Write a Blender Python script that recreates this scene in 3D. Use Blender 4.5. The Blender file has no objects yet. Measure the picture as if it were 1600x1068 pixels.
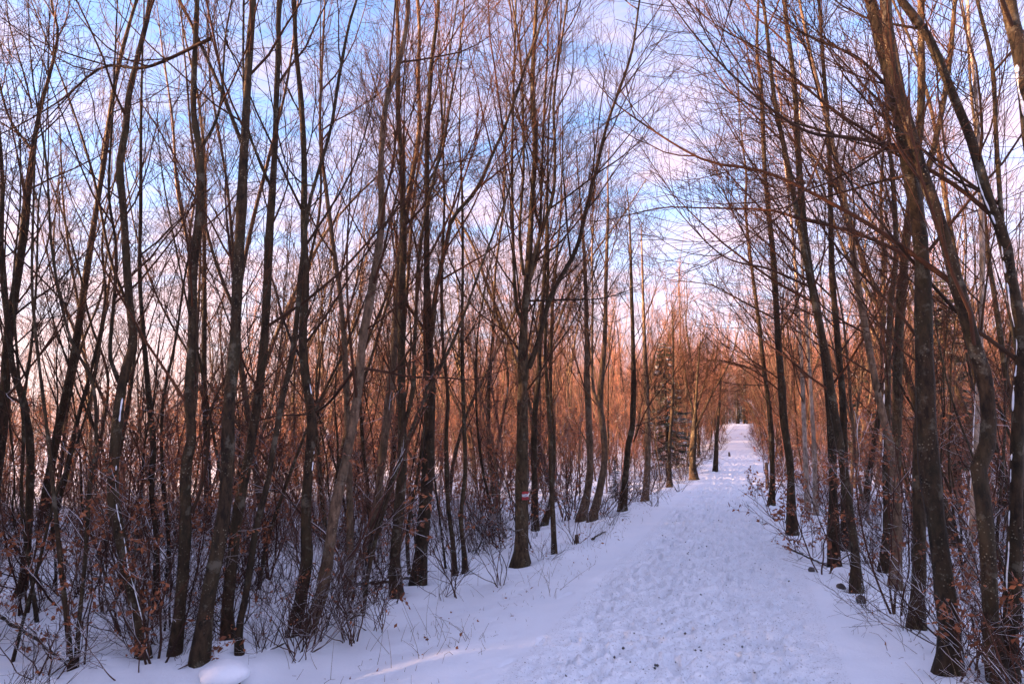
import bpy, math, random
import numpy as np
from mathutils import Vector

# ------------------------------------------------------------------ camera, sky, sun, exposure
scene = bpy.context.scene
COL = scene.collection
W_PX, H_PX, LENS = 1600.0, 1068.0, 24.0
F_PX = W_PX * LENS / 36.0
PITCH = math.radians(7.8)
CAM = np.array([0.0, 0.0, 1.75])
cam_data = bpy.data.cameras.new('camera')
cam_data.lens = LENS; cam_data.sensor_width = 36.0
cam_data.clip_start = 0.05; cam_data.clip_end = 6000
cam = bpy.data.objects.new('camera', cam_data); COL.objects.link(cam)
cam.location = CAM; cam.rotation_euler = (math.radians(90) + PITCH, 0, 0)
scene.camera = cam
scene.render.resolution_x, scene.render.resolution_y = 1024, 683

SUN_EL, SUN_AZ = math.radians(6.0), math.radians(-98)     # azimuth from +Y, clockwise positive: low sun on the left
sun_vec = Vector((math.sin(SUN_AZ) * math.cos(SUN_EL), math.cos(SUN_AZ) * math.cos(SUN_EL), math.sin(SUN_EL)))
sd = bpy.data.lights.new('sun', 'SUN'); sd.energy = 5.0; sd.angle = math.radians(0.6); sd.color = (1.0, 0.57, 0.33)
so = bpy.data.objects.new('sun', sd); COL.objects.link(so)
so.rotation_euler = sun_vec.to_track_quat('Z', 'Y').to_euler(); so.location = (-60, 0, 30)

scene.view_settings.view_transform = 'Standard'; scene.view_settings.look = 'None'
scene.view_settings.exposure = 3.48; scene.view_settings.gamma = 1.0
scene.cycles.max_bounces = 4; scene.cycles.diffuse_bounces = 2; scene.cycles.glossy_bounces = 2
scene.cycles.use_adaptive_sampling = True; scene.cycles.adaptive_threshold = 0.014; scene.cycles.adaptive_min_samples = 32
scene.cycles.use_denoising = True
scene.cycles.denoiser = 'OPENIMAGEDENOISE'; scene.cycles.denoising_input_passes = 'RGB_ALBEDO_NORMAL'

world = bpy.data.worlds.new('World'); scene.world = world; world.use_nodes = True
wn, wl = world.node_tree.nodes, world.node_tree.links
wn.clear()
def wnode(t, **k):
    n = wn.new(t)
    for a, b in k.items(): setattr(n, a, b)
    return n
out = wnode('ShaderNodeOutputWorld'); bg = wnode('ShaderNodeBackground')
sky = wnode('ShaderNodeTexSky', sky_type='NISHITA', sun_disc=False, sun_elevation=SUN_EL, sun_rotation=SUN_AZ,
            altitude=400, air_density=1.0, dust_density=1.2, ozone_density=2.0)
tc = wnode('ShaderNodeTexCoord')
sep = wnode('ShaderNodeSeparateXYZ'); wl.new(tc.outputs['Generated'], sep.inputs[0])
def wmath(op, a, b=None):
    n = wnode('ShaderNodeMath', operation=op)
    for i, v in enumerate((a, b)):
        if v is None: continue
        if isinstance(v, (int, float)): n.inputs[i].default_value = v
        else: wl.new(v, n.inputs[i])
    return n.outputs[0]
zc = wmath('ADD', wmath('MAXIMUM', sep.outputs[2], 0.0), 0.16)
cmb = wnode('ShaderNodeCombineXYZ')
wl.new(wmath('DIVIDE', sep.outputs[0], zc), cmb.inputs[0]); wl.new(wmath('DIVIDE', sep.outputs[1], zc), cmb.inputs[1])
mp = wnode('ShaderNodeMapping'); mp.inputs['Rotation'].default_value = (0, 0, 0.6); mp.inputs['Scale'].default_value = (1.0, 1.7, 1.0)
mp.inputs['Location'].default_value = (3.1, 1.7, 0)
wl.new(cmb.outputs[0], mp.inputs[0])
n1 = wnode('ShaderNodeTexNoise'); n1.inputs['Scale'].default_value = 2.9; n1.inputs['Detail'].default_value = 7; n1.inputs['Roughness'].default_value = 0.62
n1.inputs['Distortion'].default_value = 0.25
n2 = wnode('ShaderNodeTexNoise'); n2.inputs['Scale'].default_value = 0.55; n2.inputs['Detail'].default_value = 3
wl.new(mp.outputs[0], n1.inputs['Vector']); wl.new(mp.outputs[0], n2.inputs['Vector'])
cl = wmath('ADD', wmath('MULTIPLY', n1.outputs[0], 0.72), wmath('MULTIPLY', n2.outputs[0], 0.42))
ramp = wnode('ShaderNodeValToRGB'); ramp.color_ramp.elements[0].position = 0.48; ramp.color_ramp.elements[1].position = 0.68
wl.new(cl, ramp.inputs[0])
def wrange(lo, hi, a, b):
    n = wnode('ShaderNodeMapRange', interpolation_type='SMOOTHSTEP')
    for i, v in enumerate((lo, hi, a, b)): n.inputs[i + 1].default_value = v
    wl.new(sep.outputs[2], n.inputs[0]); return n.outputs[0]
cfac = wmath('MINIMUM', wmath('ADD', wmath('MULTIPLY', ramp.outputs[0], 0.8), wmath('ADD', wrange(0.0, 0.42, 0.86, 0.0), 0.05)), 0.96)
SKY_K = 0.135
sk = wnode('ShaderNodeMix', data_type='RGBA', blend_type='MULTIPLY'); sk.inputs[0].default_value = 1.0
wl.new(sky.outputs[0], sk.inputs[6]); sk.inputs[7].default_value = (0.56, 0.54, 0.66, 1)
cc = wnode('ShaderNodeMix', data_type='RGBA')                  # cloud tint: peach low down, lilac pink overhead
wl.new(wrange(0.02, 0.38, 0.0, 1.0), cc.inputs[0]); cc.inputs[7].default_value = (0.85, 0.63, 0.76, 1)
hc = wnode('ShaderNodeMix', data_type='RGBA'); hx = wnode('ShaderNodeMapRange'); wl.new(sep.outputs[0], hx.inputs[0])   # peach towards the sun, lilac away from it
hx.inputs[1].default_value = -0.7; hx.inputs[2].default_value = 0.35; wl.new(hx.outputs[0], hc.inputs[0])
hc.inputs[6].default_value = (1.24, 0.86, 0.80, 1); hc.inputs[7].default_value = (0.88, 0.70, 0.86, 1); wl.new(hc.outputs[2], cc.inputs[6])
cm = wnode('ShaderNodeMix', data_type='RGBA')
wl.new(cfac, cm.inputs[0]); wl.new(sk.outputs[2], cm.inputs[6]); wl.new(cc.outputs[2], cm.inputs[7])
wl.new(cm.outputs[2], bg.inputs[0]); bg.inputs[1].default_value = SKY_K
wl.new(bg.outputs[0], out.inputs[0])

# ------------------------------------------------------------------ helpers
rng = np.random.default_rng(7)
CT, ST = math.cos(PITCH), math.sin(PITCH)
def ray(px, py):
    u = (px - W_PX / 2) / F_PX; v = -(py - H_PX / 2) / F_PX
    return np.array([u, CT - v * ST, ST + v * CT])
def at_y(px, py, y):                       # the point on a pixel's ray at a given distance ahead
    r = ray(px, py); return CAM + r * (y / r[1])
PA = math.radians(18.7); PS, PC = math.sin(PA), math.cos(PA); PX0 = -0.6
def to_sd(x, y): return (x - PX0) * PS + y * PC, (x - PX0) * PC - y * PS
def to_xy(s, d): return PX0 + s * PS + d * PC, s * PC - d * PS
def sstep(a, b, x):
    t = np.clip((x - a) / (b - a), 0, 1); return t * t * (3 - 2 * t)
def vnoise(x, y, seed=0):
    xi = np.floor(x); yi = np.floor(y); fx = x - xi; fy = y - yi
    fx = fx * fx * (3 - 2 * fx); fy = fy * fy * (3 - 2 * fy)
    def h(a, b):
        n = np.sin(a * 127.1 + b * 311.7 + seed * 74.7) * 43758.5453
        return n - np.floor(n)
    return (h(xi, yi) * (1 - fx) + h(xi + 1, yi) * fx) * (1 - fy) + (h(xi, yi + 1) * (1 - fx) + h(xi + 1, yi + 1) * fx) * fy
def fbm(x, y, o=4, seed=0):
    r = 0; a = 0.5
    for i in range(o):
        r = r + a * (vnoise(x, y, seed + i) - 0.5); x = x * 2.03 + 5.1; y = y * 2.03 + 1.7; a *= 0.5
    return r
def height(x, y):
    x = np.asarray(x, float); y = np.asarray(y, float)
    s, d = to_sd(x, y)
    rise = 0.75 * sstep(30, 62, s) + 2.5 * sstep(56, 96, s) + 2.0 * sstep(90, 170, s) + 3.0 * sstep(105, 400, s)
    rise = rise * (0.15 + 0.85 * sstep(-45, -6, d)) * (0.35 + 0.65 * sstep(45, 8, d))
    h = rise - 0.04 * sstep(0.8, 1.6, np.abs(d))
    h = h - 0.16 * sstep(1.7, 3.4, -d) - 0.22 * sstep(1.7, 3.2, d)
    off = sstep(1.2, 2.6, np.abs(d))
    h = h + off * (0.34 * fbm(x * 0.35, y * 0.35, 4, 3) + 0.10 * fbm(x * 2.1, y * 2.1, 3, 9))
    h = h + off * 2.0 * fbm(x * 0.02, y * 0.02, 2, 21) * sstep(60, 250, np.abs(s) + np.abs(d))
    return h
def on_ground(px, py):                     # where a pixel's ray meets the snow
    r = ray(px, py); t = 1.0
    while t < 400:
        p = CAM + r * t
        if p[2] < height(p[0], p[1]): break
        t += 0.02 + t * 0.002
    return CAM + r * t

def raw_mesh(name, parts, mats, smooth=True):
    """parts: list of (verts (n,3), quads (m,4), material index)"""
    me = bpy.data.meshes.new(name)
    vs, fs, mi, o = [], [], [], 0
    for v, f, m in parts:
        if len(v) == 0: continue
        vs.append(v); fs.append(f + o); mi.append(np.full(len(f), m, np.int32)); o += len(v)
    v = np.concatenate(vs).astype(np.float32); f = np.concatenate(fs).astype(np.int32); mi = np.concatenate(mi)
    k = f.shape[1]
    me.vertices.add(len(v)); me.vertices.foreach_set('co', v.ravel())
    me.loops.add(f.size); me.loops.foreach_set('vertex_index', f.ravel())
    me.polygons.add(len(f)); me.polygons.foreach_set('loop_start', np.arange(0, f.size, k, dtype=np.int32))
    me.polygons.foreach_set('material_index', mi)
    me.polygons.foreach_set('use_smooth', np.full(len(f), smooth, dtype=bool))
    for m in mats: me.materials.append(m)
    me.update(calc_edges=True)
    return me
def link(name, me, parent=None, loc=None):
    o = bpy.data.objects.new(name, me); COL.objects.link(o)
    if loc is not None: o.location = loc
    if parent is not None: o.parent = parent
    return o
def tag(o, label=None, cat=None, group=None, kind=None):
    if label: o['label'] = label
    if cat: o['category'] = cat
    if group: o['group'] = group
    if kind: o['kind'] = kind
    return o
def norm(a): return a / np.maximum(np.linalg.norm(a, axis=-1, keepdims=True), 1e-9)
def tubes(P, R, K):
    P = np.asarray(P, float); R = np.asarray(R, float)
    N, S, _ = P.shape
    T = norm(np.gradient(P, axis=1))
    m = norm(T.mean(1)); ax = np.abs(m).argmin(1); ref = np.eye(3)[ax][:, None, :]
    U = norm(np.cross(T, ref)); V = np.cross(T, U)
    a = np.arange(K) * 2 * math.pi / K
    v = P[:, :, None] + R[:, :, None, None] * (np.cos(a)[None, None, :, None] * U[:, :, None] + np.sin(a)[None, None, :, None] * V[:, :, None])
    i, k = np.meshgrid(np.arange(S - 1), np.arange(K), indexing='ij'); k2 = (k + 1) % K
    q = np.stack([i * K + k, i * K + k2, (i + 1) * K + k2, (i + 1) * K + k], -1).reshape(-1, 4)
    f = (np.arange(N)[:, None, None] * (S * K) + q[None]).reshape(-1, 4)
    return v.reshape(-1, 3), f
def smooth_line(pts, n):
    """Catmull-Rom through pts, n samples evenly along its length"""
    p = np.asarray(pts, float)
    e = np.vstack([2 * p[0] - p[1], p, 2 * p[-1] - p[-2]]); o = []
    for i in range(1, len(e) - 2):
        t = np.linspace(0, 1, 8, endpoint=False)[:, None]; a, b, c, d = e[i - 1], e[i], e[i + 1], e[i + 2]
        o.append(0.5 * (2 * b + (c - a) * t + (2 * a - 5 * b + 4 * c - d) * t * t + (3 * b - a - 3 * c + d) * t ** 3))
    q = np.vstack(o + [p[-1:]])
    L = np.concatenate([[0], np.cumsum(np.linalg.norm(np.diff(q, axis=0), axis=1))])
    s = np.linspace(0, L[-1], n)
    return np.stack([np.interp(s, L, q[:, j]) for j in range(q.shape[1])], 1)
def spawn(g, P, R, idx, t, ang, length, S, trop, wig, r0, r1, bias=None):
    """children of the branches P[idx] at fraction t"""
    N0, S0, _ = P.shape
    f = np.clip(t, 0, 0.9999) * (S0 - 1); i = f.astype(int); w = (f - i)[:, None]
    a, b = P[idx, i], P[idx, i + 1]
    base = a * (1 - w) + b * w; T = norm(b - a)
    rp = R[idx, i] * (1 - w[:, 0]) + R[idx, i + 1] * w[:, 0]
    rv = g.normal(size=(len(idx), 3))
    if bias is not None: rv = rv + bias
    pr = norm(rv - (rv * T).sum(1, keepdims=True) * T)
    D = norm(np.cos(ang)[:, None] * T + np.sin(ang)[:, None] * pr)
    out = np.empty((len(idx), S, 3)); out[:, 0] = base; step = (length / (S - 1))[:, None]
    zz = norm(g.normal(size=(len(idx), 3)))
    for k in range(1, S):
        D = norm(D + g.normal(size=D.shape) * wig + zz * wig * (1 if k % 2 else -1) + np.array([0, 0, trop]))
        out[:, k] = out[:, k - 1] + D * step
    rs = np.minimum(r0, rp * 0.72)
    tt = np.linspace(0, 1, S)[None]
    rad = rs[:, None] * (1 - tt) ** 0.8 + np.minimum(r1, rs)[:, None] * tt ** 0.8 if np.ndim(r1) else rs[:, None] * (1 - tt) + min(r1, 9) * tt
    return out, rad

# ------------------------------------------------------------------ materials
def new_mat(name):
    m = bpy.data.materials.new(name); m.use_nodes = True
    nt = m.node_tree; b = nt.nodes['Principled BSDF']
    return m, nt, b
def nd(nt, t, **k):
    n = nt.nodes.new(t)
    for a, b in k.items():
        if a in n.inputs: n.inputs[a].default_value = b
        else: setattr(n, a, b)
    return n
def ramp_of(nt, src, stops):
    r = nd(nt, 'ShaderNodeValToRGB'); e = r.color_ramp.elements
    while len(e) < len(stops): e.new(0.5)
    for el, (p, c) in zip(e, stops): el.position = p; el.color = (*c, 1) if len(c) == 3 else c
    nt.links.new(src, r.inputs[0]); return r.outputs[0]
def mixc(nt, fac, a, b, blend='MIX'):
    m = nd(nt, 'ShaderNodeMix', data_type='RGBA', blend_type=blend)
    for i, v in ((0, fac), (6, a), (7, b)):
        if isinstance(v, (int, float)): m.inputs[i].default_value = v
        elif isinstance(v, tuple): m.inputs[i].default_value = (*v, 1)
        else: nt.links.new(v, m.inputs[i])
    return m.outputs[2]
def bump(nt, b, src, strength, dist):
    n = nd(nt, 'ShaderNodeBump', Strength=strength, Distance=dist)
    nt.links.new(src, n.inputs['Height']); nt.links.new(n.outputs[0], b.inputs['Normal'])
def make_bark(name, dark, mid, lich, lich_amt, snow=0.0):
    m, nt, b = new_mat(name)
    tcn = nd(nt, 'ShaderNodeTexCoord'); oi = nd(nt, 'ShaderNodeObjectInfo')
    mpn = nd(nt, 'ShaderNodeMapping', Scale=(1, 1, 0.4)); nt.links.new(tcn.outputs['Object'], mpn.inputs[0])
    no = nd(nt, 'ShaderNodeTexNoise', Scale=22.0, Detail=6.0, Roughness=0.65); nt.links.new(mpn.outputs[0], no.inputs['Vector'])
    big = nd(nt, 'ShaderNodeTexNoise', Scale=3.2, Detail=3.0); nt.links.new(tcn.outputs['Object'], big.inputs['Vector'])
    c = ramp_of(nt, no.outputs[0], [(0.38, dark), (0.64, mid)])
    c = mixc(nt, ramp_of(nt, big.outputs[0], [(0.45, (0, 0, 0)), (0.7, (0.6, 0.6, 0.6))]), c, (0.038, 0.033, 0.016))
    bl = nd(nt, 'ShaderNodeTexNoise', Scale=6.5, Detail=5.0, Roughness=0.7); nt.links.new(tcn.outputs['Object'], bl.inputs['Vector'])
    c = mixc(nt, ramp_of(nt, bl.outputs[0], [(0.56, (0, 0, 0)), (0.64, (0.55, 0.55, 0.55))]), c, tuple(0.55 * a + 0.02 for a in lich))
    vo = nd(nt, 'ShaderNodeTexVoronoi', Scale=42.0, Randomness=1.0); nt.links.new(tcn.outputs['Object'], vo.inputs['Vector'])
    sp = ramp_of(nt, vo.outputs['Distance'], [(0.16, (1, 1, 1)), (0.26, (0, 0, 0))])
    msk = nd(nt, 'ShaderNodeTexNoise', Scale=5.0, Detail=2.0); nt.links.new(tcn.outputs['Object'], msk.inputs['Vector'])
    mk = ramp_of(nt, msk.outputs[0], [(0.48, (0, 0, 0)), (0.62, (lich_amt,) * 3)])
    c = mixc(nt, mixc(nt, 1.0, sp, mk, 'MULTIPLY'), c, lich)
    vr = nd(nt, 'ShaderNodeMapRange'); nt.links.new(oi.outputs['Random'], vr.inputs[0]); vr.inputs[3].default_value = 0.75; vr.inputs[4].default_value = 1.35
    hs = nd(nt, 'ShaderNodeHueSaturation'); nt.links.new(vr.outputs[0], hs.inputs['Value']); nt.links.new(c, hs.inputs['Color'])
    c = hs.outputs[0]
    if snow:
        ge = nd(nt, 'ShaderNodeNewGeometry'); sx = nd(nt, 'ShaderNodeSeparateXYZ'); nt.links.new(ge.outputs['Normal'], sx.inputs[0])
        pn = nd(nt, 'ShaderNodeTexNoise', Scale=1.7, Detail=3.0); nt.links.new(ge.outputs['Position'], pn.inputs['Vector'])
        pm = ramp_of(nt, pn.outputs[0], [(0.5 - snow * 0.1, (0, 0, 0)), (0.56, (1, 1, 1))])
        up = ramp_of(nt, sx.outputs[2], [(0.45, (0, 0, 0)), (0.6, (1, 1, 1))])
        c = mixc(nt, mixc(nt, 1.0, pm, up, 'MULTIPLY'), c, (0.82, 0.84, 0.88))
    nt.links.new(c, b.inputs['Base Color']); b.inputs['Roughness'].default_value = 0.85
    b.inputs['Specular IOR Level'].default_value = 0.25
    bump(nt, b, no.outputs[0], 0.9, 0.015)
    return m
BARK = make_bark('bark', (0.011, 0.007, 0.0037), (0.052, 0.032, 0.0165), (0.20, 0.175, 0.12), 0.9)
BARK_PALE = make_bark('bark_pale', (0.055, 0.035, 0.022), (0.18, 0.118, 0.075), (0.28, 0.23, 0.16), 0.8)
def make_twig(name, dark, mid, snow=False):
    m, nt, b = new_mat(name)
    ge = nd(nt, 'ShaderNodeNewGeometry'); oi = nd(nt, 'ShaderNodeObjectInfo')
    no = nd(nt, 'ShaderNodeTexNoise', Scale=1.6, Detail=1.0); nt.links.new(ge.outputs['Position'], no.inputs['Vector'])
    c = ramp_of(nt, no.outputs[0], [(0.35, dark), (0.65, mid)])
    c = mixc(nt, 1.0, c, ramp_of(nt, oi.outputs['Random'], [(0.0, (0.60, 0.70, 0.78)), (0.5, (0.9, 0.85, 0.85)), (1.0, (1.25, 1.0, 0.9))]), 'MULTIPLY')
    if snow:
        sx = nd(nt, 'ShaderNodeSeparateXYZ'); nt.links.new(ge.outputs['Normal'], sx.inputs[0])
        pm = ramp_of(nt, no.outputs[0], [(0.42, (0, 0, 0)), (0.55, (1, 1, 1))])
        c = mixc(nt, mixc(nt, 1.0, pm, ramp_of(nt, sx.outputs[2], [(0.45, (0, 0, 0)), (0.6, (1, 1, 1))]), 'MULTIPLY'), c, (0.82, 0.84, 0.88))
    nt.links.new(c, b.inputs['Base Color']); b.inputs['Roughness'].default_value = 0.8; b.inputs['Specular IOR Level'].default_value = 0.2
    return m
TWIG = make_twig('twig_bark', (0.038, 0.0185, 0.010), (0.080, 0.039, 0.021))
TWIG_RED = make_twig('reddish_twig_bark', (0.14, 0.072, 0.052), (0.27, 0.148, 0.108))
TWIG_SNOW = make_twig('twig_bark_with_snow', (0.040, 0.020, 0.013), (0.085, 0.043, 0.028), True)

def make_leaf(name, c0, c1):
    m, nt, b = new_mat(name)
    ge = nd(nt, 'ShaderNodeNewGeometry'); no = nd(nt, 'ShaderNodeTexNoise', Scale=9.0, Detail=2.0)
    nt.links.new(ge.outputs['Position'], no.inputs['Vector'])
    c = ramp_of(nt, ge.outputs['Random Per Island'], [(0.0, tuple(x * 0.55 for x in c0)), (0.5, c0), (1.0, c1)])
    nt.links.new(c, b.inputs['Base Color']); b.inputs['Roughness'].default_value = 0.6
    tr = nd(nt, 'ShaderNodeBsdfTranslucent'); nt.links.new(c, tr.inputs[0])
    mx = nd(nt, 'ShaderNodeMixShader'); mx.inputs[0].default_value = 0.35
    nt.links.new(b.outputs[0], mx.inputs[1]); nt.links.new(tr.outputs[0], mx.inputs[2])
    nt.links.new(mx.outputs[0], nt.nodes['Material Output'].inputs[0])
    return m
LEAF = make_leaf('dry_beech_leaf', (0.26, 0.085, 0.034), (0.44, 0.165, 0.068))
NEEDLE = make_leaf('spruce_needles', (0.018, 0.030, 0.018), (0.045, 0.062, 0.035))

def make_snow(name, dirt):
    m, nt, b = new_mat(name)
    ge = nd(nt, 'ShaderNodeNewGeometry')
    n_f = nd(nt, 'ShaderNodeTexNoise', Scale=34.0, Detail=5.0, Roughness=0.6); nt.links.new(ge.outputs['Position'], n_f.inputs['Vector'])
    n_c = nd(nt, 'ShaderNodeTexNoise', Scale=2.2, Detail=3.0); nt.links.new(ge.outputs['Position'], n_c.inputs['Vector'])
    c = ramp_of(nt, n_c.outputs[0], [(0.3, (0.83, 0.88, 0.93)), (0.7, (0.88, 0.92, 0.96))])
    if dirt:
        v = nd(nt, 'ShaderNodeTexNoise', Scale=55.0, Detail=4.0, Roughness=0.7); nt.links.new(ge.outputs['Position'], v.inputs['Vector'])
        k = ramp_of(nt, v.outputs[0], [(0.57, (0, 0, 0)), (0.67, (0.85, 0.85, 0.85))])
        c = mixc(nt, k, c, (0.24, 0.23, 0.23))
    nt.links.new(c, b.inputs['Base Color']); b.inputs['Roughness'].default_value = 0.7
    b.inputs['Specular IOR Level'].default_value = 0.3
    bump(nt, b, n_f.outputs[0], 0.7 if dirt else 0.35, 0.025)
    return m
SNOW = make_snow('snow', False)
SNOW_PATH = make_snow('trodden_snow', True)
def plain(name, col, rough=0.7):
    m, nt, b = new_mat(name)
    tcn = nd(nt, 'ShaderNodeTexCoord'); no = nd(nt, 'ShaderNodeTexNoise', Scale=18.0, Detail=4.0); nt.links.new(tcn.outputs['Object'], no.inputs['Vector'])
    c = ramp_of(nt, no.outputs[0], [(0.3, tuple(x * 0.7 for x in col)), (0.7, tuple(min(1, x * 1.25) for x in col))])
    nt.links.new(c, b.inputs['Base Color']); b.inputs['Roughness'].default_value = rough
    return m
STONE = plain('dark_gravel', (0.05, 0.045, 0.04)); GRASS = plain('dry_grass', (0.16, 0.11, 0.065))
RED = plain('red_paint', (0.27, 0.012, 0.016), 0.6); WHITE = plain('white_paint', (0.48, 0.48, 0.50), 0.6); GREY = plain('grey_lettering', (0.16, 0.18, 0.26))
ROCK = plain('dark_rock', (0.06, 0.05, 0.045)); WOOD = plain('weathered_wood', (0.075, 0.05, 0.035))

# ------------------------------------------------------------------ where the nearer trees stand
REFS = ['left edge tree', 'low-forked left tree', 'corner clump stem', 'corner twin stem', 'crooked snow-striped trunk', 'straight dark pole', 'burled trunk', 'trunk by the stump', 'trunk right of the stump', 'thin bent tree', 'wavy trunk', 'leaning bowed trunk', 'slim grey tree', 'leaning brown trunk', 'forked verge trunk', 'broad verge trunk', 'first wavy stem', 'second upright stem', 'marked tree', 'trunk behind the mark', 'lone verge stem', 'leaning slim trunk', 'first warm lit trunk', 'second warm lit trunk', 'dark leaning trunk', 'bright orange trunk', 'dark spreading tree', 'small far tree', 'thin pale far tree', 'lone dark trunk', 'mossy leafy trunk', 'left-leaning verge trunk', 'straight dark trunk', 'snow-speckled slim trunk', 'grey curving trunk', 'stout straight trunk', 'thickest trunk', 'snow-lump trunk', 'right edge trunk', 'top corner trunk', 'slim birch', 'first far birch', 'second far birch', 'overhanging verge trunk']
def pixel(x, y, z):
    d = np.array([x, y, z]) - CAM; dz = d[1] * CT + d[2] * ST
    return W_PX / 2 + F_PX * d[0] / dz, H_PX / 2 - F_PX * (-d[1] * ST + d[2] * CT) / dz
HERO_PX = []                                # (pixel x of each traced trunk 1.2 m up, distance)
ORD = ['nearest', 'second', 'third', 'fourth', 'fifth', 'sixth', 'seventh', 'eighth', 'ninth', 'tenth', 'eleventh', 'twelfth']
PENDING = []                                # things labelled after all of them stand
def label_pending():
    """each look-alike is told apart by the traced trunk it shows beside, and by its order of distance there"""
    cells = {}
    for root, what, where in PENDING:
        x, y, z = root.location; px = pixel(x, y, z + 1.2)[0]
        k = min(range(len(HERO_PX)), key=lambda i: abs(HERO_PX[i] - px))
        cells.setdefault((what, where, k, 'right' if px > HERO_PX[k] else 'left'), []).append((math.hypot(x, y), root))
    for (what, where, k, side), li in cells.items():
        li.sort(key=lambda a: a[0])
        for n, (_, root) in enumerate(li):
            root['label'] = what + ' ' + where + ', ' + (ORD[min(n, 11)] + ' ' if len(li) > 1 else '') + 'just ' + side + ' of the ' + REFS[k]
# hero trees traced from the photograph: (label, trunk pixels from the base up, width px at base, total height m, forks, limbs, options)
HERO = []
def H(label, pts, w, height_m=12.0, forks=(), limbs=(), **o): HERO.append((label, pts, w, height_m, forks, limbs, o))
# --- left of the path
H('dark tree cut by the left edge, forking into three limbs above', [(-22,905),(-12,790),(0,690),(8,600),(12,534),(35,380),(48,260),(62,175),(90,60),(80,0)], 21, 11,
  forks=[[(48,232),(15,185),(-2,125),(-20,40)], [(50,170),(40,125),(15,40),(10,0)]], limbs=[[(30,395),(10,350),(-10,340)]])
H('thin forked tree splitting low in two stems near the left edge', [(30,935),(37,910),(45,810),(47,700),(35,620),(22,584),(15,534),(5,440),(2,380)], 15, 10,
  forks=[[(36,630),(43,584),(50,530),(57,435),(60,325),(66,275),(75,150),(78,0)]])
H('slender stem rising from the leafy clump in the lower left corner', [(110,1060),(106,984),(92,854),(75,684),(57,534),(50,440),(52,330)], 9, 8, clear=3.0)
H('thin stem twinned with its neighbour in the lower left clump', [(118,1056),(122,990),(133,874),(140,760),(150,690),(145,600),(112,534),(95,470),(80,380),(72,250)], 8, 9, clear=3.0)
H('crooked trunk with a long snow strip down its bowed side', [(226,1032),(217,974),(200,904),(187,834),(176,774),(180,694),(192,594),(210,534),(207,515),(200,440),(192,320),(187,260),(197,200),(200,155),(215,90),(230,30),(234,0)], 21, 12,
  forks=[[(187,600),(176,570),(172,540),(182,400),(170,300)]], snow=[(0.1, 2.35, -0.5, 0.006, 0.33)])
H('straight dark pole just behind the snow-striped crooked trunk', [(240,965),(245,845),(236,760),(240,700),(232,614),(225,534),(218,425),(220,325),(220,225),(222,100),(225,0)], 12, 11)
H('tree with a smooth pale burl halfway up, left group', [(272,1035),(280,960),(287,885),(290,815),(290,735),(300,680),(295,620),(300,534),(302,425),(310,350),(314,280),(310,220),(302,175),(305,75),(308,0)], 22, 12,
  forks=[[(314,230),(330,205),(345,160),(352,60),(362,0)]], limbs=[[(300,800),(320,740),(330,640),(352,590),(372,520)]])
H('thick leaning trunk rising beside the snow-capped stump', [(310,1045),(325,934),(345,834),(355,734),(358,634),(367,534),(372,425),(377,325),(382,225),(387,125),(392,50),(395,0)], 27, 13,
  forks=[[(377,222),(345,140),(300,40),(275,-10)]], limbs=[[(330,60),(230,105),(160,105),(90,160),(0,210)]])
H('dark trunk directly right of the one by the stump', [(357,1012),(355,960),(362,880),(372,800),(387,720),(403,620),(413,534),(417,450),(422,350),(430,225),(432,150),(435,75),(437,0)], 21, 13,
  forks=[[(427,300),(405,250),(385,190),(380,100)]])
H('thin bent tree crossing to the right above, base by the fallen branch', [(373,1035),(373,984),(385,924),(398,834),(405,804),(417,759),(432,674),(442,619),(460,534),(470,425),(482,325),(500,260),(517,200),(530,120),(545,40),(557,0)], 13, 11,
  forks=[[(490,290),(470,285),(445,250),(425,160)]])
H('wavy dark trunk with snow on its foot, left of the leaning one', [(455,1000),(468,944),(480,874),(477,814),(482,734),(487,659),(478,594),(473,534),(477,450),(475,350),(475,250),(470,150),(462,75),(460,0)], 21, 12,
  snow=[(1.4, 2.6, -0.4, 0.006, 0.6)])
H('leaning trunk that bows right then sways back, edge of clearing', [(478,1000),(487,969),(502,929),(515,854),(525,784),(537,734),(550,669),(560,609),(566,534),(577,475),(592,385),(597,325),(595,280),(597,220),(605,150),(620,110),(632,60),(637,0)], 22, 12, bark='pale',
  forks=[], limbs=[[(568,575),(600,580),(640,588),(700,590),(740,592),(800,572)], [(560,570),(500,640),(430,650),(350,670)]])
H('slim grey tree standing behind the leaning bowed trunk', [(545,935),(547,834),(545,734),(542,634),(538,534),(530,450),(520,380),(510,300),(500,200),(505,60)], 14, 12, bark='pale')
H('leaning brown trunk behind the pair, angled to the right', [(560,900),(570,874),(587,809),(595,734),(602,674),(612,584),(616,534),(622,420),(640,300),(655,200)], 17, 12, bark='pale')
H('dark forked trunk left of the broad straight one by the verge', [(620,935),(617,874),(622,814),(628,734),(628,634),(627,534),(628,450),(630,350),(627,250),(622,175),(622,50),(620,0)], 20, 13,
  forks=[[(630,672),(645,609),(648,534),(655,400),(668,320),(690,220),(700,100)]])
H('broad straight trunk by the verge, dividing in a narrow V', [(652,916),(657,874),(662,814),(670,709),(672,609),(669,534),(667,440),(667,340),(667,275),(668,200),(674,100),(685,0)], 24, 13,
  forks=[[(671,545),(676,510),(682,450),(700,370),(708,340),(745,295),(770,240),(792,190)], [(667,290),(690,240),(705,150),(720,60)]])
H('thin wavy stem, first of two between verge trunk and marked tree', [(712,903),(707,844),(700,784),(697,684),(700,624),(692,534),(690,440),(694,330)], 9, 9, clear=2.0)
H('thin upright stem, second of two between verge trunk and marked tree', [(727,900),(725,859),(720,809),(727,734),(725,659),(722,534),(723,420),(722,300)], 9, 9, clear=2.0)
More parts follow.
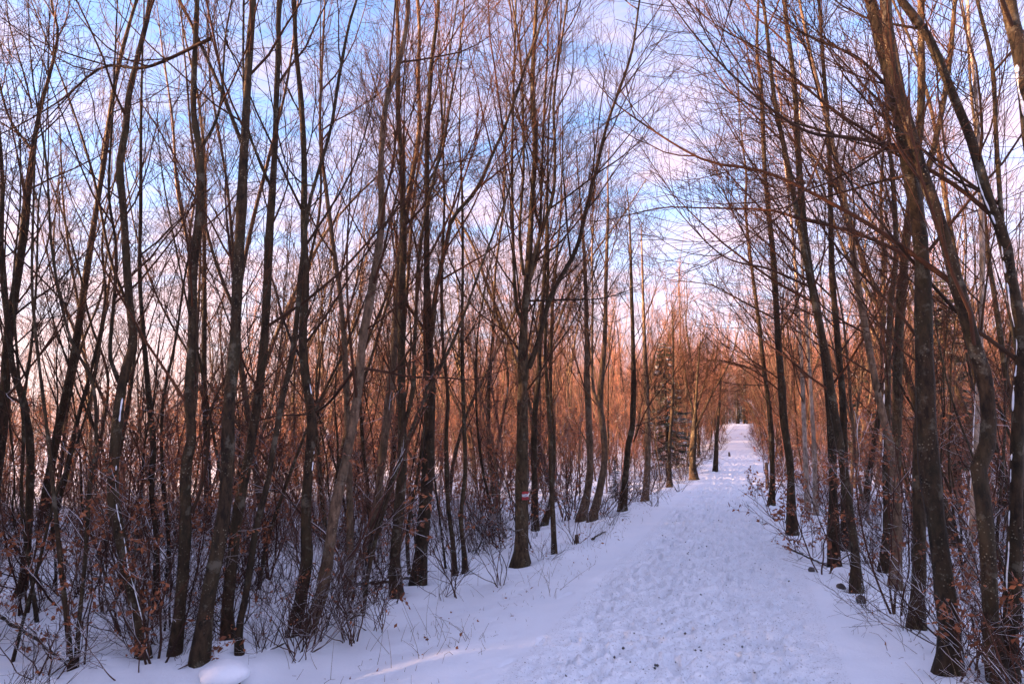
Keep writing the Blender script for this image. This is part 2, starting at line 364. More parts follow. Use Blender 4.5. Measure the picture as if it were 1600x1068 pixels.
H('tree with the red and white trail mark, crown of many upright limbs', [(815,886),(815,860),(815,784),(816,684),(817,584),(817,534),(820,490),(825,420),(828,375),(832,300),(837,225),(832,150),(836,40)], 25, 13,
  forks=[[(816,500),(806,470),(801,350),(800,250),(802,150),(806,0)], [(820,505),(832,410),(850,350),(865,300),(867,230),(865,165),(872,100),(884,20)],
         [(826,575),(842,530),(862,460),(900,390),(915,330),(932,265),(950,190),(985,90)], [(822,450),(842,380),(846,280),(850,180),(856,60)], [(818,430),(812,360),(818,260),(816,140)]],
  limbs=[[(820,560),(790,520),(740,480),(700,420)], [(822,470),(880,468),(940,466),(990,450)]], n1=26, marker=True, bark='mid')
H('slim dark trunk behind the marked tree, right of it', [(837,829),(835,759),(835,659),(842,584),(843,534),(850,440),(855,330)], 13, 9)
H('thin stem standing alone in the verge brush right of marked tree', [(867,866),(862,769),(860,684),(855,609),(852,534),(856,430)], 9, 9, clear=2.2)
H('leaning slim trunk right of the marked tree, further back', [(850,822),(862,774),(864,684),(860,610),(862,500),(870,400)], 10, 9)
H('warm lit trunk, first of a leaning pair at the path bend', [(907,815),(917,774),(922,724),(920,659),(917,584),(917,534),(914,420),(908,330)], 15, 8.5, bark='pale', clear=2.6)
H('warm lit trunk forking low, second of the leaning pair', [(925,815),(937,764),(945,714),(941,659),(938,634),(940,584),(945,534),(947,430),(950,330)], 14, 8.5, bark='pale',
  forks=[[(938,640),(928,610),(925,560),(926,470)]], clear=2.6)
H('dark leaning trunk with pale branches reaching over the path', [(972,799),(977,749),(982,694),(988,664),(990,599),(989,534),(986,430),(984,350)], 13, 8,
  limbs=[[(990,690),(1010,640),(1040,600),(1085,550)], [(992,665),(1020,655),(1042,632)]], clear=2.6)
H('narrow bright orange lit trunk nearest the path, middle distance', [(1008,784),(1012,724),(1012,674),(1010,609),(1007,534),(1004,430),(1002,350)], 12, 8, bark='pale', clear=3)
H('dark spreading tree alone where the path narrows', [(1085,750),(1082,724),(1084,679),(1087,634),(1090,584),(1093,545),(1095,500)], 14, 6.4,
  forks=[[(1085,650),(1075,610),(1068,560),(1060,515)], [(1088,640),(1100,600),(1112,560),(1120,520)], [(1086,670),(1110,620),(1135,575)]], n1=26, clear=2.2)
H('small tree behind the dark spreading one, beside the path', [(1118,736),(1120,684),(1124,634),(1126,580)], 8, 5.5, clear=2.0)
H('thin pale tree left of the dark spreading one, far back', [(1046,762),(1046,700),(1050,640),(1052,560),(1050,480)], 8, 6.8, clear=2.5)
# --- right of the path
H('lone dark trunk at the verge, leaves piled round its foot', [(1237,836),(1235,734),(1225,659),(1220,584),(1216,534),(1208,400),(1196,280),(1190,150)], 15, 13, clear=2.2, right=True,
  limbs=[[(1214,500),(1150,465),(1110,445),(1040,435)], [(1218,610),(1180,580),(1140,565),(1100,560)]])
H('mossy trunk hidden by copper leaves, left of the leaning one', [(1302,886),(1302,759),(1299,684),(1294,600),(1280,500),(1262,400),(1250,280),(1240,120)], 17, 13, right=True)
H('trunk leaning left over the verge, dark stones at its foot', [(1338,926),(1335,854),(1325,784),(1315,709),(1302,634),(1295,584),(1286,534),(1262,420),(1245,330),(1225,230),(1208,140),(1195,20)], 17, 13, right=True,
  limbs=[[(1270,450),(1200,420),(1130,400),(1060,330)]])
H('straight dark trunk between the leaning one and the leafy one', [(1320,861),(1320,784),(1317,634),(1309,534),(1300,425),(1298,325),(1295,225),(1288,120),(1280,0)], 14, 13, right=True)
H('slim trunk with snow speckled edge beside forked grey trunk', [(1382,896),(1385,814),(1385,709),(1387,609),(1388,534),(1392,465),(1400,400),(1398,325),(1388,200),(1380,60)], 14, 12, right=True, snow=[(0.5, 4.5, 3.0, 0.009, 0.45)])
H('grey trunk curving left as it rises, right wood', [(1400,921),(1402,834),(1397,734),(1376,634),(1358,545),(1340,440),(1325,340),(1300,220)], 17, 12, right=True, bark='pale')
H('stout straight trunk behind the thick leaning one', [(1432,981),(1437,884),(1436,784),(1438,684),(1440,600),(1450,530),(1446,425),(1436,325),(1424,240),(1405,120),(1385,0)], 24, 13, right=True, bark='mid',
  limbs=[[(1430,272),(1370,285),(1300,305),(1235,322),(1180,330)], [(1440,420),(1400,390),(1325,360),(1250,342),(1200,328),(1100,325),(1030,325),(940,345)]])
H('thickest dark trunk at the right verge, lichen speckled', [(1480,1057),(1486,1009),(1477,934),(1465,834),(1453,734),(1446,634),(1444,534),(1440,400),(1425,290),(1405,180),(1380,80),(1360,0)], 37, 14, right=True, snow=[(0.9, 3.2, 0.15, 0.010, 0.5)],
  limbs=[[(1400,150),(1340,90),(1270,60),(1200,20)], [(1415,230),(1330,215),(1260,205),(1180,150),(1090,60)]], n1=15)
H('curving trunk with a snow lump at its bend, right side', [(1562,1085),(1550,984),(1545,884),(1536,784),(1528,734),(1545,684),(1540,600),(1520,534),(1500,460),(1470,350),(1440,265),(1415,175),(1395,110),(1385,0)], 30, 13, right=True,
  limbs=[[(1500,450),(1430,400),(1340,340),(1200,270),(1100,250),(1000,190),(950,150)]], n1=14, lump=(1525, 738))
H('trunk at the right edge dividing into two arching limbs', [(1572,1078),(1575,1009),(1582,934),(1587,784),(1592,634),(1597,540),(1582,450),(1570,375),(1560,350),(1540,300),(1520,225),(1490,150),(1465,90),(1440,40),(1408,0)], 27, 13, right=True,
  forks=[[(1568,365),(1565,340),(1557,225),(1550,100),(1525,-10)]], snow=[(0.7, 4.2, 3.3, 0.006, 0.44)],
  limbs=[[(1560,345),(1500,295),(1435,255),(1370,215),(1300,170),(1240,120),(1200,85),(1120,40)]], n1=14)
H('near trunk leaning in at the top right corner with snow tufts', [(1690,1150),(1672,900),(1645,600),(1622,300),(1602,120),(1575,0)], 48, 12, right=True, bark='mid', snow=[(3.0, 6.5, 3.2, 0.012, 0.6)], n1=12)
H('slim birch with pale orange lit stem behind the right trunks', [(1515,915),(1520,800),(1528,650),(1532,534),(1535,400),(1532,300),(1525,150)], 13, 12, right=True, bark='white', snow=[(0.6, 3.0, 3.0, 0.008, 0.4)])
H('pale lit birch far back between the leafy trunks, right wood', [(1262,800),(1258,700),(1254,600),(1248,500),(1240,380)], 9, 12, right=True, bark='white')
H('second pale birch beside the first in the right wood', [(1275,806),(1272,700),(1266,600),(1258,480),(1250,350)], 8, 12, right=True, bark='white')
H('slim dark trunk at the far verge where leaves overhang the path', [(1205,790),(1207,740),(1204,660),(1195,584),(1185,500),(1175,420),(1165,330)], 10, 12, right=True,
  limbs=[[(1195,590),(1160,570),(1120,565),(1080,560)]])
# ------------------------------------------------------------------ ground and path
def axis_steps(lim, fine_to, fine, grow):
    v = [0.0]; st = fine
    while v[-1] < lim:
        if v[-1] > fine_to: st *= grow
        v.append(v[-1] + st)
    return np.array(v)
dp = axis_steps(1500, 1.9, 0.026, 1.075)
D_AX = np.concatenate([-dp[::-1][:-1], dp])
sv = [-400, -200, -100, -50, -25, -12, -6, -3, -1.5, -0.5, 0.5, 1.2, 1.9]
s_ = 2.4
while s_ < 1800:
    sv.append(s_); s_ += max(0.022, (s_ - 1.5) * 0.0075)  if s_ < 60 else s_ * 0.02
S_AX = np.array(sv)
SG, DG = np.meshgrid(S_AX, D_AX, indexing='ij')
XG, YG = to_xy(SG, DG)
ZG = height(XG, YG)
ON = 1 - sstep(0.85, 1.2, np.abs(DG + 0.12 * np.sin(SG * 0.9) + 0.05 * np.sin(SG * 2.3)))
for _h in HERO:
    bx, by = on_ground(*_h[1][0])[:2]; rb_ = _h[2] * math.hypot(bx, by) / F_PX / 2
    m_ = (np.abs(XG - bx) < 1.5) & (np.abs(YG - by) < 1.5); r_ = np.hypot(XG[m_] - bx, YG[m_] - by)
    lee = 0.5 + 0.5 * (XG[m_] - bx) / np.maximum(r_, 0.05)
    ZG[m_] += (0.02 + 0.035 * lee) * np.exp(-((r_ - rb_ - 0.16) / 0.20) ** 2) - 0.03 * np.exp(-(r_ / (rb_ + 0.05)) ** 2)
NEAR = sstep(70, 25, SG) * sstep(-1, 2, SG)
tr = fbm(XG * 5.5, YG * 5.5, 4, 31)
ZG += NEAR * ON * (0.045 * tr - 0.032 * sstep(0.02, 0.16, fbm(XG * 9, YG * 9, 3, 47)) + 0.16 * fbm(XG * 13, YG * 13, 2, 71) - 0.035)
ZG += NEAR * (1 - ON) * 0.02 * fbm(XG * 6, YG * 6, 3, 55)
def stamp(s0, d0, a, l, w, dep):
    global ZG
    R_ = l * 0.9
    i0, i1 = np.searchsorted(S_AX, [s0 - R_, s0 + R_]); j0, j1 = np.searchsorted(D_AX, [d0 - R_, d0 + R_])
    if i1 - i0 < 2 or j1 - j0 < 2: return
    ds = SG[i0:i1, j0:j1] - s0; dd = DG[i0:i1, j0:j1] - d0
    u = (ds * math.cos(a) + dd * math.sin(a)) / (l / 2); v = (-ds * math.sin(a) + dd * math.cos(a)) / (w / 2)
    v = v / (0.86 + 0.16 * u - 0.22 * np.exp(-((u + 0.25) / 0.3) ** 2))
    r = (np.abs(u) ** 3 + np.abs(v) ** 3) ** (1 / 3)
    ZG[i0:i1, j0:j1] += -dep * (1 - sstep(0.75, 1.02, r)) + dep * 0.35 * np.exp(-((r - 1.2) / 0.16) ** 2)
g = np.random.default_rng(3)
for lane in (-0.78, -0.5, -0.2, 0.12, 0.4, 0.62, 0.82):
    s0 = 2.5; side = 1
    while s0 < 26:
        wob = 0.1 * math.sin(s0 * 0.7 + lane * 9)
        back = g.random() < 0.5
        stamp(s0, lane + wob + side * 0.07 + g.normal() * 0.04, g.normal() * 0.16 + (math.pi if back else 0), 0.28 + g.random() * 0.04, 0.105, 0.03 + g.random() * 0.025)
        side = -side; s0 += 0.36 + g.random() * 0.34
for k in range(260):
    stamp(2.5 + 20 * g.random() ** 1.5, g.normal() * 0.5, g.normal() * 0.4 + (math.pi if g.random() < 0.5 else 0), 0.27, 0.1, 0.008 + g.random() * 0.014)
for dq, ph in ((1.08, 0), (-1.05, 2)):                     # single walkers along both edges
    s0 = 2.6; side = 1
    while s0 < 22:
        stamp(s0, dq + 0.08 * math.sin(s0 * 0.5 + ph) + side * 0.06, g.normal() * 0.12, 0.29, 0.11, 0.024); side = -side; s0 += 0.62 + g.random() * 0.2
for d0, amp, ph in ((0.05, 0.12, 0.3), (-0.42, 0.09, 2.0)):  # bicycle tracks
    dc = d0 + amp * np.sin(SG * 0.45 + ph)
    ZG -= NEAR * 0.016 * np.exp(-((DG - dc) / 0.022) ** 2) * sstep(0.38, 0.5, vnoise(SG * 0.8, 0 * SG, 88 + int(ph * 3)))
nS, nD = SG.shape
GV = np.stack([XG, YG, ZG], -1).reshape(-1, 3)
ii, jj = np.meshgrid(np.arange(nS - 1), np.arange(nD - 1), indexing='ij')
quad = np.stack([ii * nD + jj, ii * nD + jj + 1, (ii + 1) * nD + jj + 1, (ii + 1) * nD + jj], -1).reshape(-1, 4)
dm = 0.25 * (DG[:-1, :-1] + DG[1:, 1:] + DG[:-1, 1:] + DG[1:, :-1]); sm = SG[:-1, :-1]
isp = ((np.abs(dm) < 1.22) & (sm > -60) & (sm < 150)).ravel()
def sub_sheet(name, mask, mat):
    q = quad[mask]; u, inv = np.unique(q, return_inverse=True)
    return tag(link(name, raw_mesh(name, [(GV[u], inv.reshape(-1, 4), 0)], [mat])), kind='structure')
sub_sheet('ground', ~isp, SNOW)
sub_sheet('path', isp, SNOW_PATH)

# ------------------------------------------------------------------ trees
def with_levels(g, stems, clear, n1, l1, n2, n3, up=1.0, bias=None, tw=0.0035, r1=0.02, lod=(8, 5, 3, 5), ang0=47):
    """branches of three orders on a list of stems [(P, R)]; returns the mesh parts (limbs, twigs)"""
    SS = 26
    P = np.stack([smooth_line(np.column_stack([p, r]), SS) for p, r in stems]); R = P[:, :, 3]; P = P[:, :, :3]
    L = np.linalg.norm(np.diff(P, axis=1), axis=2).sum(1)
    z0 = P[:, 0, 2].min(); H = P[:, -1, 2].max() - z0
    idx, t = [], []
    for i in range(len(P)):
        lo = max(0.04, (clear + z0 - P[i, 0, 2]) / max(P[i, -1, 2] - P[i, 0, 2], 0.1))
        if lo > 0.95: continue
        k = max(2, int(n1 * L[i] * (1 - lo) / 10))
        idx += [i] * k; t += list(lo + (1 - lo) * (np.arange(k) + g.random(k)) / k * 0.99)
    idx = np.array(idx); t = np.array(t)
    zrel = np.array([np.interp(tt, np.linspace(0, 1, SS), P[i, :, 2]) for i, tt in zip(idx, t)])
    hf = np.clip((zrel - z0) / H, 0, 1)
    ln = l1 * (0.22 + 0.78 * (1 - hf) ** 0.7) * (0.45 + 0.75 * g.random(len(idx)))
    ang = np.radians(ang0 - 18 * hf + g.normal(size=len(idx)) * 9)
    B1, R1 = spawn(g, P, R, idx, t, ang, ln, lod[0], 0.12 * up, 0.075, np.minimum(r1, 0.003 + ln * 0.0048), tw * 1.1, bias)
    c = np.maximum(2, (n2 * ln / l1 * 1.6 * (0.6 + 0.8 * g.random(len(ln)))).astype(int))
    i2 = np.repeat(np.arange(len(B1)), c); t2 = 0.12 + 0.86 * g.random(len(i2))
    ln2 = ln[i2] * (0.16 + 0.36 * (1 - t2)) * (0.6 + 0.7 * g.random(len(i2))) + 0.1
    B2, R2 = spawn(g, B1, R1, i2, t2, np.radians(38 + g.normal(size=len(i2)) * 10), ln2, lod[1], 0.07 * up, 0.09, np.full(len(i2), tw * 1.75), tw, None)
    c3 = np.maximum(1, (n3 * (0.5 + g.random(len(i2))) * np.clip(ln2 / 0.5, 0.4, 1.8)).astype(int))
    i3 = np.repeat(np.arange(len(B2)), c3); t3 = 0.15 + 0.84 * g.random(len(i3))
    ln3 = ln2[i3] * (0.25 + 0.35 * g.random(len(i3))) + 0.06
    B3, R3 = spawn(g, B2, R2, i3, t3, np.radians(40 + g.normal(size=len(i3)) * 12), ln3, lod[2], 0.06 * up, 0.10, np.full(len(i3), tw * 1.15), tw * 0.75, None)
    return [tubes(B1, R1, lod[3])], [tubes(B2, R2, 3), tubes(B3, R3, 3)], (B1, R1, B2, R2, B3, R3)
def trunk_mesh(stems, K=10, g=None):
    parts = []
    for n, (p, r) in enumerate(stems):
        k = 56 if n == 0 else 24
        q = smooth_line(np.column_stack([p, r]), k)
        if g is not None: q[:, 3] *= 1 + 0.05 * g.normal(size=k)
        v, f = tubes(q[None, :, :3], q[None, :, 3], K)
        if n == 0 and g is not None and K > 8:             # roots spreading at the foot, a slightly uneven bole above
            c = np.repeat(q[:, :3], K, axis=0); r = v - c; an = np.arctan2(r[:, 1], r[:, 0]); z = np.maximum(c[:, 2], 0); p1, p2 = g.random(2) * 6.28
            v = c + r * (1 + (0.30 * np.maximum(0, np.sin(an * 3 + p1)) + 0.12 * np.sin(an * 5 + p2)) * np.exp(-z / 0.13) + 0.06 * np.sin(an * 2 + z * 2.1 + p1) + 0.04 * np.sin(an * 3 - z * 5 + p2))[:, None]
        parts.append((v, f))
    return parts
def leaves_at(g, pts, size, droop=0.6):
    n = len(pts)
    d = norm(g.normal(size=(n, 3)) * np.array([1, 1, 0.5]) - np.array([0, 0, droop]))
    s = norm(np.cross(d, g.normal(size=(n, 3)))); nn = np.cross(d, s)
    L = size * (0.45 + 0.8 * g.random(n))[:, None]
    a = pts; b = pts + d * L * 0.5 + s * L * 0.26 + nn * L * 0.22 * g.normal(size=(n, 1)); c = pts + d * L + nn * L * 0.3 * g.normal(size=(n, 1)); e = pts + d * L * 0.5 - s * L * 0.28 + nn * L * 0.1
    v = np.stack([a, b, c, e], 1).reshape(-1, 3); f = np.arange(n * 4).reshape(-1, 4)
    return v, f
def snow_strip(g, P, R, z0, z1, side, width=0.016, gap=0.3):
    """snow stuck along one side of a trunk between two heights"""
    q = smooth_line(np.column_stack([P, R]), 640)
    q = q[(q[:, 2] > z0) & (q[:, 2] < z1)]
    if len(q) < 6: return []
    sa = side + 0.5 * (vnoise(q[:, 2] * 5, q[:, 2] * 0, 12) - 0.5)
    s = np.stack([np.cos(sa), np.sin(sa), 0 * sa], 1)
    c = q[:, :3] + s * q[:, 3:4] * 0.99
    on = 0.65 * vnoise(q[:, 2] * 3.5 + g.random() * 50, q[:, 2] * 0, 5) + 0.35 * vnoise(q[:, 2] * 19, q[:, 2] * 0, 6) > gap
    wd = width * (0.25 + 0.8 * vnoise(q[:, 2] * 14, q[:, 2] * 0 + 3, 8) + 0.7 * vnoise(q[:, 2] * 45, q[:, 2] * 0 + 3, 9)); parts = []; i = 0
    while i < len(q):
        if not on[i]: i += 1; continue
        j = i
        while j < len(q) and on[j]: j += 1
        if j - i >= 3:
            w = wd[i:j].copy(); w[0] = w[-1] = 0.002
            parts.append(tubes(c[None, i:j], w[None], 6))
        i = j
    return parts
def build_tree(name, loc, stems, limbs, g, label, clear, n1, l1, n2, n3, up=1.0, bias=None, tw=0.0035, bark=None, twig=None, snow=None, group=None, r1=0.018, cat='tree', ang0=47):
    """stems, limbs in coordinates relative to loc"""
    root = bpy.data.objects.new(name, None); COL.objects.link(root); root.location = loc
    root.empty_display_size = 0.3
    bark = bark or BARK; twig = twig or TWIG
    link('trunk', raw_mesh('trunk', [(*x, 0) for x in trunk_mesh(stems[:1], 12, g)], [bark]), root)
    for st in stems[1:]: link('limb', raw_mesh('limb', [(*x, 0) for x in trunk_mesh([st], 8, g)], [bark]), root)
    A, B, _ = with_levels(g, stems, clear, n1, l1, n2, n3, up, bias, tw, r1, ang0=ang0)
    if limbs:
        for lb in limbs:
            q = smooth_line(np.column_stack(lb), 24)
            link('limb', raw_mesh('limb', [(*tubes(q[None, :, :3], q[None, :, 3], 7), 0)], [twig]), root)
        A2, B2, _ = with_levels(g, limbs, -5, n1 * 1.8, l1 * 0.55, n2 * 0.8, n3, up, None, tw, r1 * 0.6)
        A += A2; B += B2
    link('crown', raw_mesh('crown', [(*x, 0) for x in A + B], [twig]), root)
    if snow:
        sp = []
        for z0, z1, side, wdt, gap in snow: sp += snow_strip(g, stems[0][0], stems[0][1], z0, z1, side, wdt, gap)
        for x in sp: link('snow_crust', raw_mesh('snow_crust', [(*x, 0)], [SNOW]), root)
    if label: tag(root, label, cat, group)
    return root

BARK_MID = make_bark('bark_mid', (0.020, 0.013, 0.007), (0.095, 0.062, 0.033), (0.22, 0.19, 0.13), 0.9)
BARK_WHITE = make_bark('birch_bark', (0.20, 0.15, 0.115), (0.46, 0.38, 0.31), (0.10, 0.08, 0.07), 0.5)
BARKS = {'dark': BARK, 'pale': BARK_PALE, 'mid': BARK_MID, 'white': BARK_WHITE}
hero_xy = []
def trace(px, base_y, g, z_shift=0.0, depth_slope=0.0):
    z = 0; o = []
    for k, (x, y) in enumerate(px):
        o.append(at_y(x, y, base_y + depth_slope * k))
    return np.array(o)
for n, (label, pts, w, hm, forks, limbs, o) in enumerate(HERO):
    g = np.random.default_rng(100 + n)
    b = on_ground(*pts[0])
    yb = b[1]; depth = (b - CAM) @ np.array([0, CT, ST])
    P = trace(pts, yb, g)
    wander = np.cumsum(g.normal(size=len(P)) * 0.03) ; wander -= wander[0]
    for k in range(len(P)): P[k] = at_y(pts[k][0], pts[k][1], yb + wander[k] * (depth / 8))
    base = P[0].copy(); base[2] = height(base[0], base[1])
    hero_xy.append(base[:2].copy()); HERO_PX.append(pixel(base[0], base[1], base[2] + 1.2)[0])
    rb = w * depth / F_PX / 2 * 0.88
    if depth < 9: hm = hm * 0.76
    ztop = base[2] + hm
    # carry the trunk on above the traced part
    d = norm(P[-1] - P[-2])
    while P[-1][2] < ztop - 0.3:
        d = norm(d * np.array([0.8, 0.8, 1]) + np.array([0, 0, 0.22]) + g.normal(size=3) * 0.07); P = np.vstack([P, P[-1] + d * 0.9])
    P = np.vstack([P[0] - np.array([0, 0, 0.25]), P])
    zf = np.clip((P[:, 2] - base[2]) / hm, 0, 1)
    R = rb * (0.92 * (1 - zf) ** 0.75 + 0.05) * (1 + 0.35 * np.exp(-np.maximum(P[:, 2] - base[2], 0) / 0.16))
    if len(forks) > 1:                                       # the bole thins where it divides
        zf0 = min(at_y(*fk[0], yb)[2] for fk in forks); R = R * (1 - 0.36 * sstep(zf0, zf0 + 0.9, P[:, 2]))
    stems = [(P - base, R)]
    for fk in forks:
        q = np.array([at_y(x, y, yb) for x, y in fk])
        j = np.linalg.norm(P - q[0], axis=1).argmin()
        dep = P[j][1] - yb; sgn = g.choice([-1, 1]) * (0.25 + 0.3 * g.random())
        for k, (x, y) in enumerate(fk): q[k] = at_y(x, y, yb + dep + sgn * k / len(fk) * depth / 9)
        r0 = np.interp(q[0][2], P[:, 2], R) * 0.52
        d = norm(q[-1] - q[-2]); zt = ztop - 0.5 - 1.5 * g.random()
        while q[-1][2] < zt:
            d = norm(d + np.array([0, 0, 0.25]) + g.normal(size=3) * 0.07); q = np.vstack([q, q[-1] + d * 0.9])
        rr = r0 * (1 - np.linspace(0, 1, len(q)) ** 1.1 * 0.86)
        stems.append((q - base, rr))
    lb = []
    for l in limbs:
        q0 = at_y(l[0][0], l[0][1], yb); j = np.linalg.norm(P - q0, axis=1).argmin(); dep = P[j][1] - yb
        sl = g.normal() * 0.35
        q = np.array([at_y(x, y, yb + dep + sl * k) for k, (x, y) in enumerate(l)])
        ext = norm(q[-1] - q[-2]); q = np.vstack([q, q[-1] + ext * 0.5 + np.array([0, 0, 0.15])])
        r0 = min(0.4 * rb, 0.008 + 0.0034 * np.linalg.norm(q[-1] - q[0]))
        rr = r0 * (1 - 0.85 * np.linspace(0, 1, len(q)))
        lb.append((q - base, rr))
    clear = o.get('clear', 2.6 if depth > 9 else 2.4)
    n1 = o.get('n1', 22 if depth > 8 else 15)
    slim = w * depth / F_PX < 0.09
    l1 = 2.3 if slim else 3.4
    bias = np.array([-0.7, -0.1, 0.0]) if o.get('right') else np.array([0.15, 0, 0])
    r = build_tree('bare_tree', base, stems, lb, g, label, clear, n1, l1, 9 if not slim else 6, 4.3, 1.0, bias,
                   0.0019 + 0.00006 * depth, BARKS[o.get('bark', 'dark')], TWIG, o.get('snow'), ang0=60 if o.get('right') else 47)
    if o.get('marker'):
        # painted trail mark: red, white, red patches hugging the bark on the side that faces the path
        pm = at_y(821, 773, yb) - base; rr = np.interp(pm[2], P[:, 2] - base[2], R)
        c = np.array([np.interp(pm[2], P[:, 2] - base[2], P[:, 0] - base[0]), np.interp(pm[2], P[:, 2] - base[2], P[:, 1] - base[1])])
        def patch(nm, z0, z1, a0, a1, mat, off, parent):
            a = np.linspace(a0, a1, 9); zz = np.linspace(z0, z1, 3); v = []
            for z in zz:
                for q in a: v.append((c[0] + (rr * 1.02 + off) * math.cos(q), c[1] + (rr * 1.02 + off) * math.sin(q), z + 0.003 * math.sin(q * 9 + z * 40)))
            f = [(i * 9 + k, i * 9 + k + 1, (i + 1) * 9 + k + 1, (i + 1) * 9 + k) for i in range(2) for k in range(8)]
            return link(nm, raw_mesh(nm, [(np.array(v), np.array(f), 0)], [mat]), parent)
        px = depth / F_PX; a0, a1 = -1.55, -0.35; zc = pm[2]
        mk = patch('trail_marker', zc - 2.0 * px, zc + 2.2 * px, a0, a1, WHITE, 0.011, r); mk['label'] = 'white band of the painted trail mark'
        patch('red_stripe', zc + 2.3 * px, zc + 6.2 * px, a0, a1, RED, 0.011, mk)
        patch('red_stripe', zc - 6.8 * px, zc - 2.1 * px, a0, a1, RED, 0.011, mk)
        patch('lettering', zc - 0.5 * px, zc + 0.6 * px, -1.2, -0.75, GREY, 0.014, mk)
    if o.get('lump'):
        q = at_y(*o['lump'], yb) - base
        me = bpy.data.meshes.new('snow_lump'); import bmesh
        bm = bmesh.new(); bmesh.ops.create_icosphere(bm, subdivisions=3, radius=1)
        for v in bm.verts:
            v.co *= 1 + 0.25 * fbm(np.array(v.co.x * 2 + 4), np.array(v.co.y * 2 + v.co.z), 3, 2)
            v.co = Vector((v.co.x * 0.035, v.co.y * 0.05, v.co.z * 0.055)) + Vector(q)
        for f in bm.faces: f.smooth = True
        bm.to_mesh(me); bm.free(); me.materials.append(SNOW); link('snow_lump', me, r)

# --- prototypes for the rest of the wood
def proto_tree(seed, hm, rb, forks, clear, n1, l1, n2, n3, tw, bark, twig=None, wob=0.11, lod=(8, 5, 3, 5), K=7):
    g = np.random.default_rng(seed)
    n = 9; P = np.zeros((n, 3)); P[0, 2] = -0.3; d = np.array([g.normal() * 0.10, g.normal() * 0.10, 1.0])
    for k in range(1, n):
        d = norm(d + np.append(g.normal(size=2) * wob, 0) + np.array([0, 0, 0.12])); P[k] = P[k - 1] + d * (hm + 0.3) / (n - 1)
    zf = np.clip(P[:, 2] / hm, 0, 1)
    R = rb * (0.92 * (1 - zf) ** 0.8 + 0.05) * (1 + 0.3 * np.exp(-np.maximum(P[:, 2], 0) / 0.15))
    stems = [(P, R)]
    for _ in range(forks):
        j = g.integers(2, 5); q = [P[j]]; d = norm(P[j + 1] - P[j] + np.append(g.normal(size=2) * 0.55, 0))
        while q[-1][2] < hm * (0.8 + 0.15 * g.random()):
            d = norm(d + np.array([0, 0, 0.22]) + g.normal(size=3) * 0.07); q.append(q[-1] + d * 0.9)
        q = np.array(q); stems.append((q, R[j] * 0.75 * (1 - 0.85 * np.linspace(0, 1, len(q)))))
    tm = raw_mesh('trunk', [(*x, 0) for x in trunk_mesh(stems, K, g)], [bark])
    A, B, _ = with_levels(g, stems, clear, n1, l1, n2, n3, 1.2, None, tw, lod=lod)
    cm_ = raw_mesh('crown', [(*x, 0) for x in A + B], [twig or TWIG])
    return tm, cm_
PROTO = {
 'tall':  [proto_tree(501 + k, 11.5 + k * 0.7, 0.052 + 0.009 * k, k % 3, 2.2, 22, 2.8, 8, 4.0, 0.0029, [BARK, BARK_MID, BARK_PALE][k % 3]) for k in range(5)],
 'slim':  [proto_tree(521 + k, 8.0 + k * 0.6, 0.024 + 0.005 * k, k % 2, 1.2, 22, 1.8, 7, 3.8, 0.0028, [BARK, BARK_PALE][k % 2], wob=0.15) for k in range(5)],
 'whip':  [proto_tree(541 + k, 5.2 + k * 0.4, 0.017 + 0.003 * k, 0, 1.3, 10, 1.1, 4, 2.2, 0.0024, BARK, wob=0.12, K=6) for k in range(4)],
}
fill_xy = list(hero_xy)
def wood_edge(y): return -60.0 if y < 15 else -15.0 - 0.02 * (y - 15)      # left of this line the land is open
def half_width(s): return 3.2 - 1.15 * float(sstep(16, 42, s)) - 0.6 * float(sstep(42, 65, s))
def far_enough(x, y, dmin):
    a = np.array(fill_xy); return ((a[:, 0] - x) ** 2 + (a[:, 1] - y) ** 2).min() > dmin ** 2
def plant(kind, k, x, y, sc, rz, label, group, name):
    root = bpy.data.objects.new(name, None); COL.objects.link(root)
    root.location = (x, y, float(height(x, y))); root.rotation_euler = (0, 0, rz); root.scale = (sc, sc, sc)
    tm, cm_ = PROTO[kind][k]
    link('trunk', tm, root); link('crown', cm_, root)
    tag(root, None, 'tree', group); PENDING.append((root, *label))
    fill_xy.append((x, y))
g = np.random.default_rng(77)
cnt = 0
def scatter(n, y0, y1, left, dmin, tries=6000, power=1.0):
    c = 0
    for _ in range(tries):
        if c >= n: break
        y = y0 + (y1 - y0) * g.random() ** power
        x = y * (-0.80 + 1.6 * g.random())
        s, d = to_sd(x, y)
        if left and (not (d < -half_width(s)) or x < wood_edge(y)): continue
        if not left and not (d > half_width(s) - 0.4): continue
        if not far_enough(x, y, dmin): continue
        kind = 'tall' if g.random() < 0.5 else 'slim'
        side = 'left' if left else 'right'
        lab = ('tall bare tree' if kind == 'tall' else 'thin pole tree', 'deep in ' + side + ' wood')
        plant(kind, int(g.integers(5)), x, y, (0.85 + 0.35 * g.random()) * (0.58 + 0.42 * float(sstep(4, 11, abs(d))) if s > 22 and left else 0.8 if s > 22 else 1.0), g.random() * 6.283, lab,
              ('full grown trees' if kind == 'tall' else 'pole trees') + ' deep in the ' + side + ' wood',
              'bare_tree' if kind == 'tall' else 'pole_tree')
        c += 1
